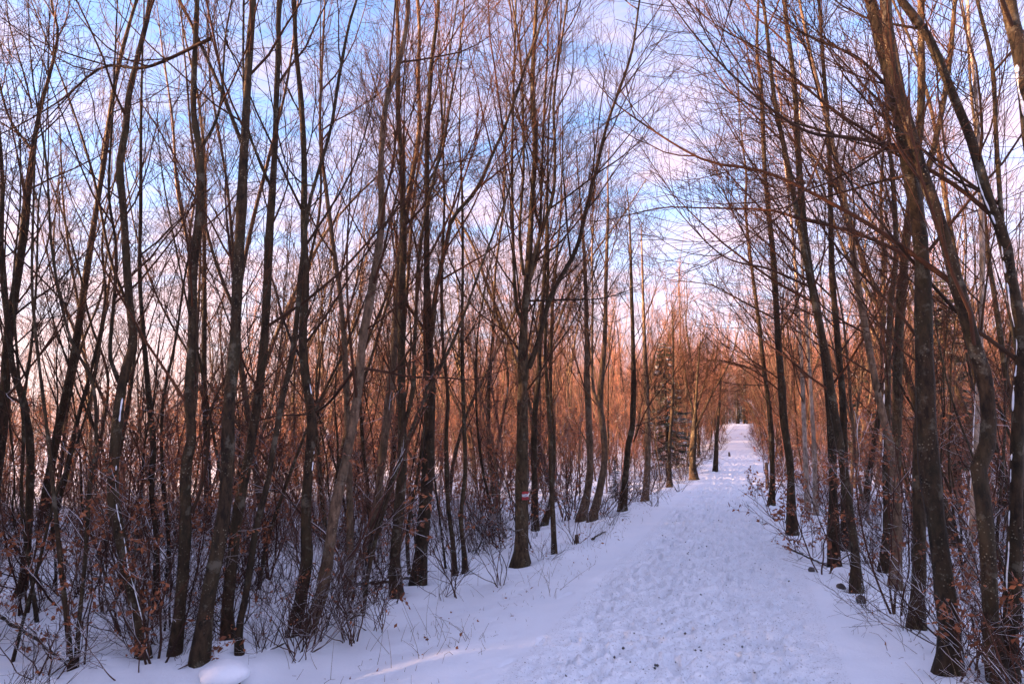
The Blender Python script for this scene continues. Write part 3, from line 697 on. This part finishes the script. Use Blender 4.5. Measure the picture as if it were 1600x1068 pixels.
def scatter_rows():
    for left in (True, False):
        s = 25.0
        while s < 96:
            d = (-1 if left else 1) * (2.05 + 0.9 * g.random() - 0.5 * float(sstep(40, 60, s))); x, y = to_xy(s, d)
            if far_enough(x, y, 0.5):
                kind = 'tall' if g.random() < 0.55 else 'slim'; side = 'left' if left else 'right'
                plant(kind, int(g.integers(5)), x, y, (0.42 if left else 0.5) + 0.2 * g.random(), g.random() * 6.283, ('tall bare tree' if kind == 'tall' else 'thin pole tree', 'on ' + side + ' path edge'),
                      'trees lining the far path, ' + side + ' side', 'bare_tree' if kind == 'tall' else 'pole_tree')
            s += 1.6 + 0.03 * s + 1.6 * g.random()
scatter(85, 11, 48, True, 1.0, power=1.0)
scatter(62, 9, 52, False, 0.9, power=1.0)
scatter_rows()
def scatter_whips(n, left):
    c = 0
    for _ in range(3000):
        if c >= n: break
        y = 6.0 + 9 * g.random(); x = y * (-0.8 + 1.6 * g.random()); s, d = to_sd(x, y)
        if left and (d > -3.3) or (not left and d < 3.0): continue
        if not far_enough(x, y, 0.45): continue
        side = 'left' if left else 'right'
        plant('whip', int(g.integers(4)), x, y, 0.7 + 0.5 * g.random(), g.random() * 6.283, ('young whip', 'among ' + side + ' trunks'), 'young whips among the near trunks, ' + side, 'young_tree'); c += 1
scatter_whips(38, True); scatter_whips(24, False)

# --- saplings and shrubs that keep their copper leaves
def shrub_mesh(seed, stems_n, hm, spread, leaf_n, leaf_size, twig_mat, n2=5, n3=3.0, tw=0.0032):
    g = np.random.default_rng(seed); S = []
    for _ in range(stems_n):
        d = norm(np.array([g.normal() * spread, g.normal() * spread, 1.0])); p = [np.array([g.normal() * 0.05, g.normal() * 0.05, -0.06])]
        st = hm * (0.6 + 0.5 * g.random()) / 7
        for k in range(7):
            d = norm(d + g.normal(size=3) * 0.16 + np.array([0, 0, 0.04])); p.append(p[-1] + d * st)
        p = np.array(p); S.append((p, np.linspace(0.004 + 0.0055 * hm * (0.5 + g.random() * 0.5), tw, len(p))))
    st = trunk_mesh(S, 5, None)
    A, B, (B1, R1, B2, R2, B3, R3) = with_levels(g, S, 0.12 * hm, 22 if hm > 1 else 60, hm * 0.55, n2, n3, 0.5, None, tw * 0.8, 0.009)
    stem_me = raw_mesh('stem', [(*x, 0) for x in st], [twig_mat])
    tw_me = raw_mesh('twigs', [(*x, 0) for x in A + B], [twig_mat])
    lf = None
    if leaf_n:
        allp = np.concatenate([B3[:, 1:].reshape(-1, 3), B2[:, 2:].reshape(-1, 3)])
        # leaves cling in clusters
        cen = allp[g.integers(len(allp), size=max(3, leaf_n // 16))]
        dist = np.min(((allp[:, None] - cen[None]) ** 2).sum(2), axis=1)
        near = allp[np.argsort(dist)[:max(leaf_n // 2, 10)]]
        pts = near[g.integers(len(near), size=leaf_n)] + g.normal(size=(leaf_n, 3)) * 0.015
        lf = raw_mesh('leaves', [(*leaves_at(g, pts, leaf_size), 0)], [LEAF], smooth=False)
    return stem_me, tw_me, lf
SHRUB = {
 'leafy': [shrub_mesh(601 + k, 3 + k % 3, 1.9 + 0.35 * k, 0.30, 330, 0.058, TWIG_SNOW, 5, 3.0) for k in range(5)],
 'low_leafy': [shrub_mesh(621 + k, 4, 0.8 + 0.15 * k, 0.7, 170, 0.055, TWIG_SNOW, 4, 2.5) for k in range(4)],
 'bare': [shrub_mesh(641 + k, 7, 0.75 + 0.2 * k, 0.65, 14, 0.045, TWIG_SNOW, 3, 2.0, 0.0028) for k in range(5)],
}
def put_shrub(kind, k, x, y, sc, rz, label, group=None, name='shrub'):
    root = bpy.data.objects.new(name, None); COL.objects.link(root)
    root.location = (x, y, float(height(x, y))); root.rotation_euler = (0, 0, rz); root.scale = (sc, sc, sc)
    a, b, c = SHRUB[kind][k % len(SHRUB[kind])]
    link('stem', a, root); tag(link('twigs', b, root), kind='stuff')
    if c: tag(link('leaves', c, root), kind='stuff')
    if isinstance(label, tuple): tag(root, None, 'shrub', group); PENDING.append((root, *label))
    else: tag(root, label, 'shrub', group)
g = np.random.default_rng(91)
NAMED = [
 ('leafy', 0, (112, 1062), 0.9, 'leafy beech clump in the lower left corner, copper leaves on crossing stems'),
 ('leafy', 1, (40, 960), 1.0, 'leafy sapling by the left edge behind the corner clump'),
 ('leafy', 2, (165, 960), 0.8, 'leafy sapling left of the snow-striped crooked trunk'),
 ('leafy', 3, (262, 985), 0.8, 'leafy sapling tangled round the burled trunk'),
 ('low_leafy', 0, (215, 1058), 0.9, 'low leafy shrub in front of the crooked trunk foot'),
 ('bare', 0, (60, 1066), 1.0, 'bare twiggy bush with bent stems at the bottom left'),
 ('leafy', 4, (420, 905), 0.8, 'leafy sapling between the bent thin tree and the wavy trunk'),
 ('leafy', 1, (590, 880), 0.8, 'leafy sapling behind the leaning brown trunk'),
 ('bare', 1, (590, 985), 0.75, 'snow dusted bramble heap in the verge below the forked trunk'),
 ('bare', 2, (545, 965), 0.7, 'bare brush leaning at the foot of the leaning bowed trunk'),
 ('bare', 3, (690, 935), 0.55, 'small bare bush in front of the thin twin stems'),
 ('bare', 4, (780, 915), 0.65, 'bare bush just left of the marked tree foot'),
 ('bare', 0, (845, 880), 0.6, 'bare bush just right of the marked tree foot'),
 ('bare', 2, (900, 850), 0.75, 'bare bush around the broken stub right of marked tree'),
 ('leafy', 2, (880, 815), 0.8, 'leafy sapling in front of the warm lit leaning pair'),
 ('bare', 1, (955, 820), 0.7, 'bare bush below the dark leaning trunk by the path'),
 ('bare', 3, (1020, 790), 0.8, 'bare bush beside the bright orange lit trunk'),
 ('bare', 4, (1060, 768), 0.8, 'bare bush left of the dark spreading tree'),
 ('low_leafy', 1, (1245, 850), 1.1, 'copper leaved shrub round the lone dark trunk, right verge'),
 ('low_leafy', 2, (1222, 815), 1.2, 'copper leaved shrub just beyond the lone dark trunk'),
 ('low_leafy', 3, (1290, 895), 1.1, 'copper leaved shrub at the mossy trunk foot'),
 ('leafy', 0, (1318, 890), 0.75, 'leafy sapling between mossy trunk and leaning trunk'),
 ('low_leafy', 0, (1265, 870), 0.9, 'low leafy spray reaching over the snow, right verge'),
 ('leafy', 3, (1208, 780), 0.9, 'leafy beech sapling overhanging the path at its narrowing'),
 ('low_leafy', 1, (1195, 765), 1.3, 'drooping leafy shrub under the overhanging sapling'),
 ('bare', 1, (1418, 990), 0.7, 'dark tangled shrub with few leaves near the stout trunk'),
 ('leafy', 4, (1400, 965), 0.7, 'leafy sapling in front of the grey curving trunk'),
 ('low_leafy', 2, (1505, 1066), 0.9, 'low leafy shrub between the two nearest right trunks'),
 ('leafy', 1, (1588, 1060), 0.75, 'leafy sapling at the bottom right edge'),
 ('bare', 0, (1350, 950), 0.6, 'bare shrub just in front of the dark stones'),
]
for kind, k, px, sc, lab in NAMED:
    b = on_ground(*px); put_shrub(kind, k, b[0], b[1], sc, g.random() * 6.28, lab, None, 'leafy_shrub' if 'leafy' in kind else 'bare_shrub')
NEARS = []
def scatter_shrub(n, left):
    c = 0
    while c < n:
        y = 7 + 40 * g.random() ** 1.2; x = y * (-0.8 + 1.6 * g.random()); s, d = to_sd(x, y)
        if left and d > -half_width(s) + 0.2 or (not left and d < half_width(s) - 0.6): continue
        kind = 'leafy' if g.random() < 0.72 else 'bare'
        side = 'left' if left else 'right'
        put_shrub(kind, int(g.integers(5)), x, y, 0.7 + 0.6 * g.random(), g.random() * 6.28,
                  ('copper leaved sapling' if kind == 'leafy' else 'bare twiggy bush', 'in ' + side + ' undergrowth'),
                  ('leafy saplings' if kind == 'leafy' else 'bare bushes') + ' in the undergrowth, ' + side + ' wood', 'leafy_sapling' if kind == 'leafy' else 'bare_bush')
        c += 1
for _ in range(400):
    if len(NEARS) >= 20: break
    y = 4.6 + 5.5 * g.random(); x = y * (-0.80 + 0.42 * g.random()); s, d = to_sd(x, y)
    if d > -2.9 or math.hypot(x + 2.05, y - 4.8) < 1.5 or not all((x - a) ** 2 + (y - b) ** 2 > 0.35 for a, b in NEARS): continue
    NEARS.append((x, y)); kind = ['leafy', 'low_leafy', 'bare', 'bare'][len(NEARS) % 4]
    put_shrub(kind, int(g.integers(5)), x, y, 0.45 + 0.4 * g.random(), g.random() * 6.28,
              ('copper leaved shrub' if 'leafy' in kind else 'bare scrubby bush', 'in left foreground'), 'scrub in the left foreground', 'leafy_shrub' if 'leafy' in kind else 'bare_shrub')
for left in (True, False):
    s = 15.0
    while s < 80:
        x, y = to_xy(s, (-1 if left else 1) * (1.75 + 0.5 * g.random() + (0.5 if s < 26 else 0) - 0.55 * float(sstep(35, 60, s))))
        kind = 'bare' if left or g.random() < 0.45 else 'low_leafy'; side = 'left' if left else 'right'
        put_shrub(kind, int(g.integers(5)), x, y, 0.75 + 0.6 * g.random(), g.random() * 6.28, ('bare verge bush' if kind == 'bare' else 'copper leaved verge bush', 'on ' + side + ' path edge'),
                  'bushes along the far path edge, ' + side + ' side', 'bare_bush' if kind == 'bare' else 'leafy_bush')
        s += 0.8 + 0.05 * s * g.random()
scatter_shrub(75, True); scatter_shrub(32, False)
label_pending()

# ------------------------------------------------------------------ far wood and thicket: masses nobody could count
def instancer(name, pts, coll, label, cat, smin, smax, seed):
    me = bpy.data.meshes.new(name); me.vertices.add(len(pts)); me.vertices.foreach_set('co', np.asarray(pts, np.float32).ravel())
    o = link(name, me); tag(o, label, cat, None, 'stuff')
    nt = bpy.data.node_groups.new(name, 'GeometryNodeTree')
    nt.interface.new_socket('Geometry', in_out='INPUT', socket_type='NodeSocketGeometry')
    nt.interface.new_socket('Geometry', in_out='OUTPUT', socket_type='NodeSocketGeometry')
    gi = nt.nodes.new('NodeGroupInput'); go = nt.nodes.new('NodeGroupOutput')
    ci = nt.nodes.new('GeometryNodeCollectionInfo'); ci.inputs['Collection'].default_value = coll
    ci.inputs['Separate Children'].default_value = True; ci.inputs['Reset Children'].default_value = True
    ip = nt.nodes.new('GeometryNodeInstanceOnPoints'); ip.inputs['Pick Instance'].default_value = True
    rv = nt.nodes.new('FunctionNodeRandomValue'); rv.data_type = 'FLOAT_VECTOR'
    rv.inputs[0].default_value = (-0.05, -0.05, 0); rv.inputs[1].default_value = (0.05, 0.05, 6.283); rv.inputs['Seed'].default_value = seed
    rs = nt.nodes.new('FunctionNodeRandomValue'); rs.data_type = 'FLOAT'
    rs.inputs[2].default_value = smin; rs.inputs[3].default_value = smax; rs.inputs['Seed'].default_value = seed + 1
    nt.links.new(gi.outputs[0], ip.inputs['Points']); nt.links.new(ci.outputs[0], ip.inputs['Instance'])
    nt.links.new(rv.outputs[0], ip.inputs['Rotation']); nt.links.new(rs.outputs[1], ip.inputs['Scale'])
    nt.links.new(ip.outputs[0], go.inputs[0])
    md = o.modifiers.new('scatter', 'NODES'); md.node_group = nt
    return o
def joined(name, meshes, coll):
    vs, parts, mats = [], [], []
    for me in meshes:
        n = len(me.vertices); v = np.empty(n * 3, np.float32); me.vertices.foreach_get('co', v)
        f = np.empty(len(me.loops), np.int32); me.loops.foreach_get('vertex_index', f)
        mt = me.materials[0]
        if mt not in mats: mats.append(mt)
        parts.append((v.reshape(-1, 3), f.reshape(-1, 4), mats.index(mt)))
    o = bpy.data.objects.new(name, raw_mesh(name, parts, mats)); coll.objects.link(o)
far_coll = bpy.data.collections.new('far_wood_kinds'); thick_coll = bpy.data.collections.new('thicket_kinds')
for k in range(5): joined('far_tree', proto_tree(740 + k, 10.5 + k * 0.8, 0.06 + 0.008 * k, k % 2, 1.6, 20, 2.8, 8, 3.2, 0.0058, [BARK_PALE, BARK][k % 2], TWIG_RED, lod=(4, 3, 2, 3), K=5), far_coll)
for k in range(4):
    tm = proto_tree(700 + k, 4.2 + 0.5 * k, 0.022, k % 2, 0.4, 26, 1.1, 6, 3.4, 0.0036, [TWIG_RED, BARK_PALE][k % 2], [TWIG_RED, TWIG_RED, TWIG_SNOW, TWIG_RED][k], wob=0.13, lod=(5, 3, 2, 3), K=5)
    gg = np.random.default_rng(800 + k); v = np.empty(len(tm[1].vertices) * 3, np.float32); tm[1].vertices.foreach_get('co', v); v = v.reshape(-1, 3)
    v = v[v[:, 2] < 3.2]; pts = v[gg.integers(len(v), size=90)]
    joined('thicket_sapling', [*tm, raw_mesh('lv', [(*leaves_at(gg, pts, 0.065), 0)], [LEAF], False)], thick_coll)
low_coll = bpy.data.collections.new('undergrowth_kinds')
for k in range(5): joined('low_brush', [m for m in SHRUB['bare'][k] if m], low_coll)
for k in range(3): joined('whip_brush', [m for m in shrub_mesh(660 + k, 3, 1.3, 0.28, 22, 0.05, TWIG_SNOW, 2, 1.6, 0.0026) if m], low_coll)
g = np.random.default_rng(56); pts = []
while len(pts) < 640:
    y = 4.2 + 16 * g.random() ** 1.15; x = y * (-0.85 + 1.7 * g.random()); s, d = to_sd(x, y)
    if -2.75 < d < 2.15 or (d < 0 and d > -3.3 and g.random() < 0.6) or math.hypot(x + 2.05, y - 4.8) < 1.5: continue
    if vnoise(np.array(x * 0.9), np.array(y * 0.9), 4) < 0.35: continue
    pts.append((x, y, height(x, y)))
instancer('undergrowth', pts, low_coll, 'low tangle of thin bare stems rising from the snow between the trunks', 'undergrowth', 0.35, 0.95, 11)
g = np.random.default_rng(55)
pts = []
while len(pts) < 1900:
    y = 13 + 67 * g.random() ** 0.75; x = y * (-0.95 + 1.75 * g.random()); s, d = to_sd(x, y)
    hw = half_width(s) + 0.35 * (s < 30)
    if -hw < d < hw - 0.2: continue
    if x < wood_edge(y) and g.random() < 0.85: continue
    pts.append((x, y, height(x, y)))
while len(pts) < 1960:                                         # brush at the head of the path
    s, d = 97 + 16 * g.random(), -16 + 32 * g.random(); x, y = to_xy(s, d); pts.append((x, y, height(x, y)))
while len(pts) < 2560:                                         # unseen undergrowth added left of the view to keep low sun off the foreground
    y = -12 + 27 * g.random(); x = -4.5 - 32 * g.random()
    if x > -0.80 * y - 1.5: continue
    pts.append((x, y, height(x, y)))
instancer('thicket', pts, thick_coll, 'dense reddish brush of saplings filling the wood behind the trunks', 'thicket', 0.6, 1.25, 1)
pts = []
while len(pts) < 230:                                          # low growth behind the first row of trunks
    y = 9 + 10 * g.random(); x = y * (-0.85 + 0.95 * g.random()); s, d = to_sd(x, y)
    if d > -4.6: continue
    pts.append((x, y, height(x, y)))
instancer('low_thicket', pts, thick_coll, 'low russet saplings standing in the snow behind the first trunks', 'thicket', 0.26, 0.5, 21)
pts = []
while len(pts) < 1500:
    y = 44 + 150 * g.random(); x = y * (-0.95 + 1.85 * g.random()); s, d = to_sd(x, y)
    if -2.2 < d < 2.1 and s < 98: continue
    if x < wood_edge(y) - 3 and y < 150: continue
    pts.append((x, y, height(x, y)))
while len(pts) < 2100:                                         # the wood that closes the head of the path
    s, d = 98 + 60 * g.random(), -45 + 75 * g.random(); x, y = to_xy(s, d); pts.append((x, y, height(x, y)))
instancer('far_wood', pts, far_coll, 'far bare wood closing the view behind the nearer trees', 'wood', 0.85, 1.25, 5)

pts = []
while len(pts) < 400:                                          # unseen young trees added on the left, sized to shade only the foreground
    y = -12 + 30 * g.random(); x = -6 - 34 * g.random()
    if x > -0.84 * y - 1.0: continue
    pts.append((x, y, height(x, y)))
instancer('young_shade_wood', pts, far_coll, 'unseen young bare growth added past the left edge to shade the foreground', 'wood', 0.58, 0.86, 9)

# ------------------------------------------------------------------ spruces
def spruce_meshes(seed, hm):
    g = np.random.default_rng(seed)
    P = np.array([[0, 0, -0.2], [0.02, 0, hm * 0.3], [0, 0.03, hm * 0.65], [0, 0, hm]]); R = np.array([0.018 * hm, 0.013 * hm, 0.007 * hm, 0.01])
    tm = raw_mesh('trunk', [(*x, 0) for x in trunk_mesh([(P, R)], 8, g)], [BARK])
    n = int(hm * 14); z = hm * (0.08 + 0.9 * np.sort(g.random(n))); a = g.random(n) * 6.283
    L = (hm - z) * 0.26 * (0.75 + 0.4 * g.random(n)) + 0.15
    t = np.linspace(0, 1, 6)[None]
    B = np.stack([np.cos(a)[:, None] * L[:, None] * t, np.sin(a)[:, None] * L[:, None] * t, z[:, None] + L[:, None] * (-0.35 * t + 0.22 * t ** 3)], -1)
    bv = tubes(B, np.full((n, 6), 0.012) * (1.1 - t), 3)
    k = 34; idx = np.repeat(np.arange(n), k); tt = 0.1 + 0.9 * g.random(n * k); f = tt * 5; i = np.minimum(f.astype(int), 4); w = (f - i)[:, None]
    pts = B[idx, i] * (1 - w) + B[idx, i + 1] * w
    out_ = np.stack([np.cos(a[idx]), np.sin(a[idx]), np.zeros(n * k)], 1); sd_ = np.stack([-np.sin(a[idx]), np.cos(a[idx]), np.zeros(n * k)], 1)
    d = norm(out_ * 0.7 + sd_ * g.choice([-1, 1], n * k)[:, None] * (0.4 + g.random((n * k, 1))) + np.array([0, 0, -0.35]) + g.normal(size=(n * k, 3)) * 0.2)
    ln = (0.1 + 0.28 * (1 - tt) * L[idx] / 1.5 + 0.1 * g.random(n * k))[:, None]; wv = norm(np.cross(d, g.normal(size=d.shape))) * 0.028
    v = np.stack([pts - wv, pts + wv, pts + d * ln + wv * 0.4, pts + d * ln - wv * 0.4], 1).reshape(-1, 3)
    cm_ = raw_mesh('crown', [(*bv, 1), (v, np.arange(len(v)).reshape(-1, 4), 0)], [NEEDLE_SNOW, TWIG], smooth=False)
    return tm, cm_
NEEDLE_SNOW, nt_, b_ = new_mat('snowy_spruce_needles')
ge = nd(nt_, 'ShaderNodeNewGeometry'); pn = nd(nt_, 'ShaderNodeTexNoise', Scale=2.6, Detail=3.0); nt_.links.new(ge.outputs['Position'], pn.inputs['Vector'])
nt_.links.new(ramp_of(nt_, pn.outputs[0], [(0.3, (0.016, 0.026, 0.018)), (0.56, (0.040, 0.055, 0.034)), (0.66, (0.5, 0.52, 0.56))]), b_.inputs['Base Color']); b_.inputs['Roughness'].default_value = 0.8
SPR = [spruce_meshes(901 + k, 7.0 + 2 * k) for k in range(3)]
for k, (px, y, sc, lab) in enumerate([
    (1042, 33, 0.95, 'dark green spruce left of the dark spreading tree, behind the verge'),
    (1058, 40, 0.55, 'smaller spruce tucked behind the first near the path'),
    (1118, 92, 0.60, 'dark spruce at the head of the path, first from the left'),
    (1138, 97, 0.75, 'dark spruce at the head of the path, second from the left'),
    (1154, 101, 0.65, 'dark spruce at the head of the path, third from the left'),
    (1168, 98, 0.80, 'dark spruce at the head of the path, fourth from the left'),
    (1183, 102, 0.70, 'dark spruce at the head of the path, fifth from the left'),
    (1200, 96, 0.62, 'dark spruce at the head of the path, rightmost of its row'),
    (1490, 20, 0.62, 'snowy young spruce between the thick trunk and the curving trunk'),
    (1350, 32, 0.8, 'snow dusted spruce deep in the right wood'),
    (135, 70, 0.75, 'greyish distant spruce seen low between the left trunks'),
    (60, 76, 0.7, 'greyish distant spruce nearest the left edge'),
    (960, 21, 0.20, 'snow laden little spruce behind the warm lit pair')]):
    r = ray(px, 680); x = r[0] / r[1] * y
    root = bpy.data.objects.new('spruce_tree', None); COL.objects.link(root); root.location = (x, y, float(height(x, y))); root.scale = (sc,) * 3; root.rotation_euler = (0, 0, k * 1.3)
    link('trunk', SPR[k % 3][0], root); link('crown', SPR[k % 3][1], root); tag(root, lab, 'spruce')

# ------------------------------------------------------------------ small things
import bmesh
def lump_mesh(name, seed, size, mats, amp=0.3, snow_top=None):
    bm = bmesh.new(); bmesh.ops.create_icosphere(bm, subdivisions=3, radius=1)
    for v in bm.verts:
        v.co *= 1 + amp * float(fbm(np.array(v.co.x * 1.7 + seed), np.array(v.co.y * 1.7 + v.co.z * 1.3), 4, seed))
        v.co = Vector((v.co.x * size[0], v.co.y * size[1], v.co.z * size[2]))
    for f in bm.faces: f.smooth = True
    me = bpy.data.meshes.new(name); bm.to_mesh(me); bm.free()
    for m in mats: me.materials.append(m)
    return me
b = on_ground(347, 1072)
root = bpy.data.objects.new('tree_stump', None); COL.objects.link(root); root.location = (b[0], b[1], float(height(b[0], b[1])))
tag(root, 'low stump under a rounded cap of snow at the bottom edge', 'stump')
q = smooth_line(np.array([[0, 0, -0.1, 0.15], [0, 0, 0.06, 0.145], [0.01, 0, 0.10, 0.14], [0.01, 0, 0.105, 0.01]]), 10)
link('stump_wood', raw_mesh('stump_wood', [(*tubes(q[None, :, :3], q[None, :, 3], 12), 0)], [BARK]), root)
o_ = link('snow_cap', lump_mesh('snow_cap', 4, (0.20, 0.17, 0.10), [SNOW], 0.4), root); o_.location = (0.02, 0, 0.10)
def log_thing(name, pxs, r0, r1, label, cat, mat, lift=0.02, snow=True):
    q = []
    for p in pxs:
        b = on_ground(*p); q.append([b[0], b[1], float(height(b[0], b[1])) + lift])
    q = np.array(q); base = q[0].copy()
    q = smooth_line(np.column_stack([q - base, np.linspace(r0, r1, len(q))]), 26)
    gg = np.random.default_rng(int(pxs[0][0])); q[:, :3] += gg.normal(size=(26, 3)) * r0 * 0.25
    root = bpy.data.objects.new(name, None); COL.objects.link(root); root.location = base; tag(root, label, cat)
    link('stem', raw_mesh('stem', [(*tubes(q[None, :, :3], q[None, :, 3], 8), 0)], [mat]), root)
    A, B, _ = with_levels(gg, [(q[::5, :3], q[::5, 3])], -9, 30, 0.5, 3, 2.0, 0.4, None, 0.0028, 0.008)
    tag(link('twigs', raw_mesh('twigs', [(*x, 0) for x in A + B], [TWIG_SNOW]), root), kind='stuff')
    if snow:
        s = q.copy(); s[:, 2] += s[:, 3] * 0.75; s[:, 3] *= 0.75
        link('snow_crust', raw_mesh('snow_crust', [(*tubes(s[None, :, :3], s[None, :, 3], 6), 0)], [SNOW]), root)
log_thing('fallen_branch', [(378, 1044), (430, 1022), (490, 997), (565, 965)], 0.022, 0.010, 'long thin fallen branch lying on the snow by the stump', 'branch', BARK, 0.05)
log_thing('fallen_branch', [(520, 930), (570, 925), (620, 918), (668, 905)], 0.03, 0.018, 'snow topped fallen pole lying behind the forked trunk foot', 'branch', BARK, 0.10)
log_thing('fallen_branch', [(0, 985), (40, 1010), (75, 1040), (105, 1064)], 0.03, 0.022, 'thick bent branch sloping down to the corner clump', 'branch', BARK, 0.14)
log_thing('fallen_branch', [(925, 846), (933, 841), (946, 834)], 0.02, 0.01, 'short dark fallen branch beside the verge bush', 'branch', BARK, 0.04, False)
log_thing('fallen_branch', [(1230, 860), (1262, 876), (1292, 890)], 0.016, 0.009, 'dark fallen branch along the right verge below copper leaves', 'branch', BARK, 0.05, False)
for px, sz, lab in (((903, 848), 0.06, 'dark broken stub in the bush right of the marked tree'), ((1140, 712), 0.11, 'dark stump beside the far stretch of the path')):
    b = on_ground(*px); root = bpy.data.objects.new('tree_stump', None); COL.objects.link(root); root.location = (b[0], b[1], float(height(b[0], b[1]))); tag(root, lab, 'stump')
    q = smooth_line(np.array([[0, 0, -0.1, sz * 0.8], [-0.02, 0, sz, sz * 0.6], [-0.06 * sz * 5, 0, sz * 2.2, sz * 0.5], [-0.07 * sz * 5, 0, sz * 2.25, 0.01]]), 12)
    link('stump_wood', raw_mesh('stump_wood', [(*tubes(q[None, :, :3], q[None, :, 3], 9), 0)], [WOOD]), root)
for k, (px, sz, lab) in enumerate((((1314, 922), 0.05, 'dark stone beside the leaning trunk foot, nearer the path'), ((1346, 942), 0.055, 'dark stone in front of the leaning trunk foot'), ((1268, 893), 0.04, 'small dark stone at the mossy trunk foot'))):
    b = on_ground(*px); root = bpy.data.objects.new('rock', None); COL.objects.link(root); root.location = (b[0], b[1], float(height(b[0], b[1]))); tag(root, lab, 'stone')
    link('stone', lump_mesh('stone', 11 + k, (sz, sz * 0.8, sz * 0.95), [ROCK], 0.9), root).location = (0, 0, sz * 0.5)
    o_ = link('snow_cap', lump_mesh('snow_cap', 31 + k, (sz * 0.6, sz * 0.5, sz * 0.25), [SNOW], 0.5), root); o_.location = (0.012, 0.02, sz * 1.32)
b = on_ground(1199, 762)
root = bpy.data.objects.new('wooden_post', None); COL.objects.link(root); root.location = (b[0], b[1], float(height(b[0], b[1]))); tag(root, 'short weathered post at the right verge of the far path', 'post')
q = smooth_line(np.array([[0, 0, -0.2, 0.06], [0.01, 0, 0.4, 0.055], [0, 0, 0.85, 0.06], [0, 0, 0.86, 0.005]]), 14)
link('post_shaft', raw_mesh('post_shaft', [(*tubes(q[None, :, :3], q[None, :, 3], 8), 0)], [WOOD]), root)

# gravel pressed into the trodden snow, dry stalks on the verges, a few dropped leaves
def ground_z(s, d):
    i = np.clip(np.searchsorted(S_AX, s), 0, nS - 1); j = np.clip(np.searchsorted(D_AX, d), 0, nD - 1); return ZG[i, j]
g = np.random.default_rng(5)
n = 2600; s = 2.6 + 24 * g.random(n) ** 1.3; d = np.clip(g.normal(size=n) * 0.5, -1.15, 1.15); x, y = to_xy(s, d); z = ground_z(s, d)
r = (0.002 + 0.0085 * g.random(n) ** 5) * (0.6 + 0.8 * (vnoise(x * 2.3, y * 2.3, 61) > 0.5))
oc = np.array([[1, 0, 0], [0, 1, 0], [-1, 0, 0], [0, -1, 0], [0, 0, 0.8], [0, 0, -0.8]])
v = (np.stack([x, y, z + r * 0.2], 1)[:, None] + (oc[None] + g.normal(size=(n, 6, 3)) * 0.2) * r[:, None, None]).reshape(-1, 3)
ff = np.array([[0, 1, 4, 4], [1, 2, 4, 4], [2, 3, 4, 4], [3, 0, 4, 4], [1, 0, 5, 5], [2, 1, 5, 5], [3, 2, 5, 5], [0, 3, 5, 5]])[:, :3]
f = (np.arange(n)[:, None, None] * 6 + ff[None]).reshape(-1, 3)
tag(link('gravel', raw_mesh('gravel', [(v, f, 0)], [STONE], False)), 'dark gravel bits showing through the trodden snow', 'gravel', None, 'stuff')
n = 3000; s = 3 + 30 * g.random(n) ** 1.3; d = np.where(g.random(n) < 0.5, -1.5 - np.abs(g.normal(size=n)) * 0.9, 1.6 + np.abs(g.normal(size=n)) * 0.6)
x, y = to_xy(s, d); z = height(x, y) - 0.02
Ls = (0.04 + 0.26 * g.random(n) ** 2.2) * (0.35 + 1.0 * (vnoise(x * 1.1, y * 1.1, 41) > 0.52)); dd = norm(np.column_stack([g.normal(size=(n, 2)) * 0.5, np.ones(n)])); bend = g.normal(size=(n, 3)) * 0.35
t = np.linspace(0, 1, 4)[None, :, None]
P = np.stack([x, y, z], 1)[:, None] + dd[:, None] * Ls[:, None, None] * t + bend[:, None] * Ls[:, None, None] * t ** 2
tag(link('dry_grass', raw_mesh('dry_grass', [(*tubes(P, np.full((n, 4), 0.0022) * (1.2 - 0.7 * t[:, :, 0]), 3), 0)], [GRASS])), 'dry stalks poking out of the snow along the verges', 'grass', None, 'stuff')
n = 420; s = 3 + 30 * g.random(n) ** 1.2; d = np.where(g.random(n) < 0.45, -1.6 - np.abs(g.normal(size=n)) * 1.5, 1.5 + np.abs(g.normal(size=n)) * 1.2); x, y = to_xy(s, d)
tag(link('fallen_leaves', raw_mesh('fallen_leaves', [(*leaves_at(g, np.stack([x, y, height(x, y) + 0.025], 1), 0.05, 0.3), 0)], [LEAF], False)), 'brown leaves dropped on the verge snow', 'leaves', None, 'stuff')
print('TRIS', sum(sum(len(p.vertices) - 2 for p in m.polygons) if len(m.polygons) < 10 else len(m.polygons) * 2 for m in bpy.data.meshes))
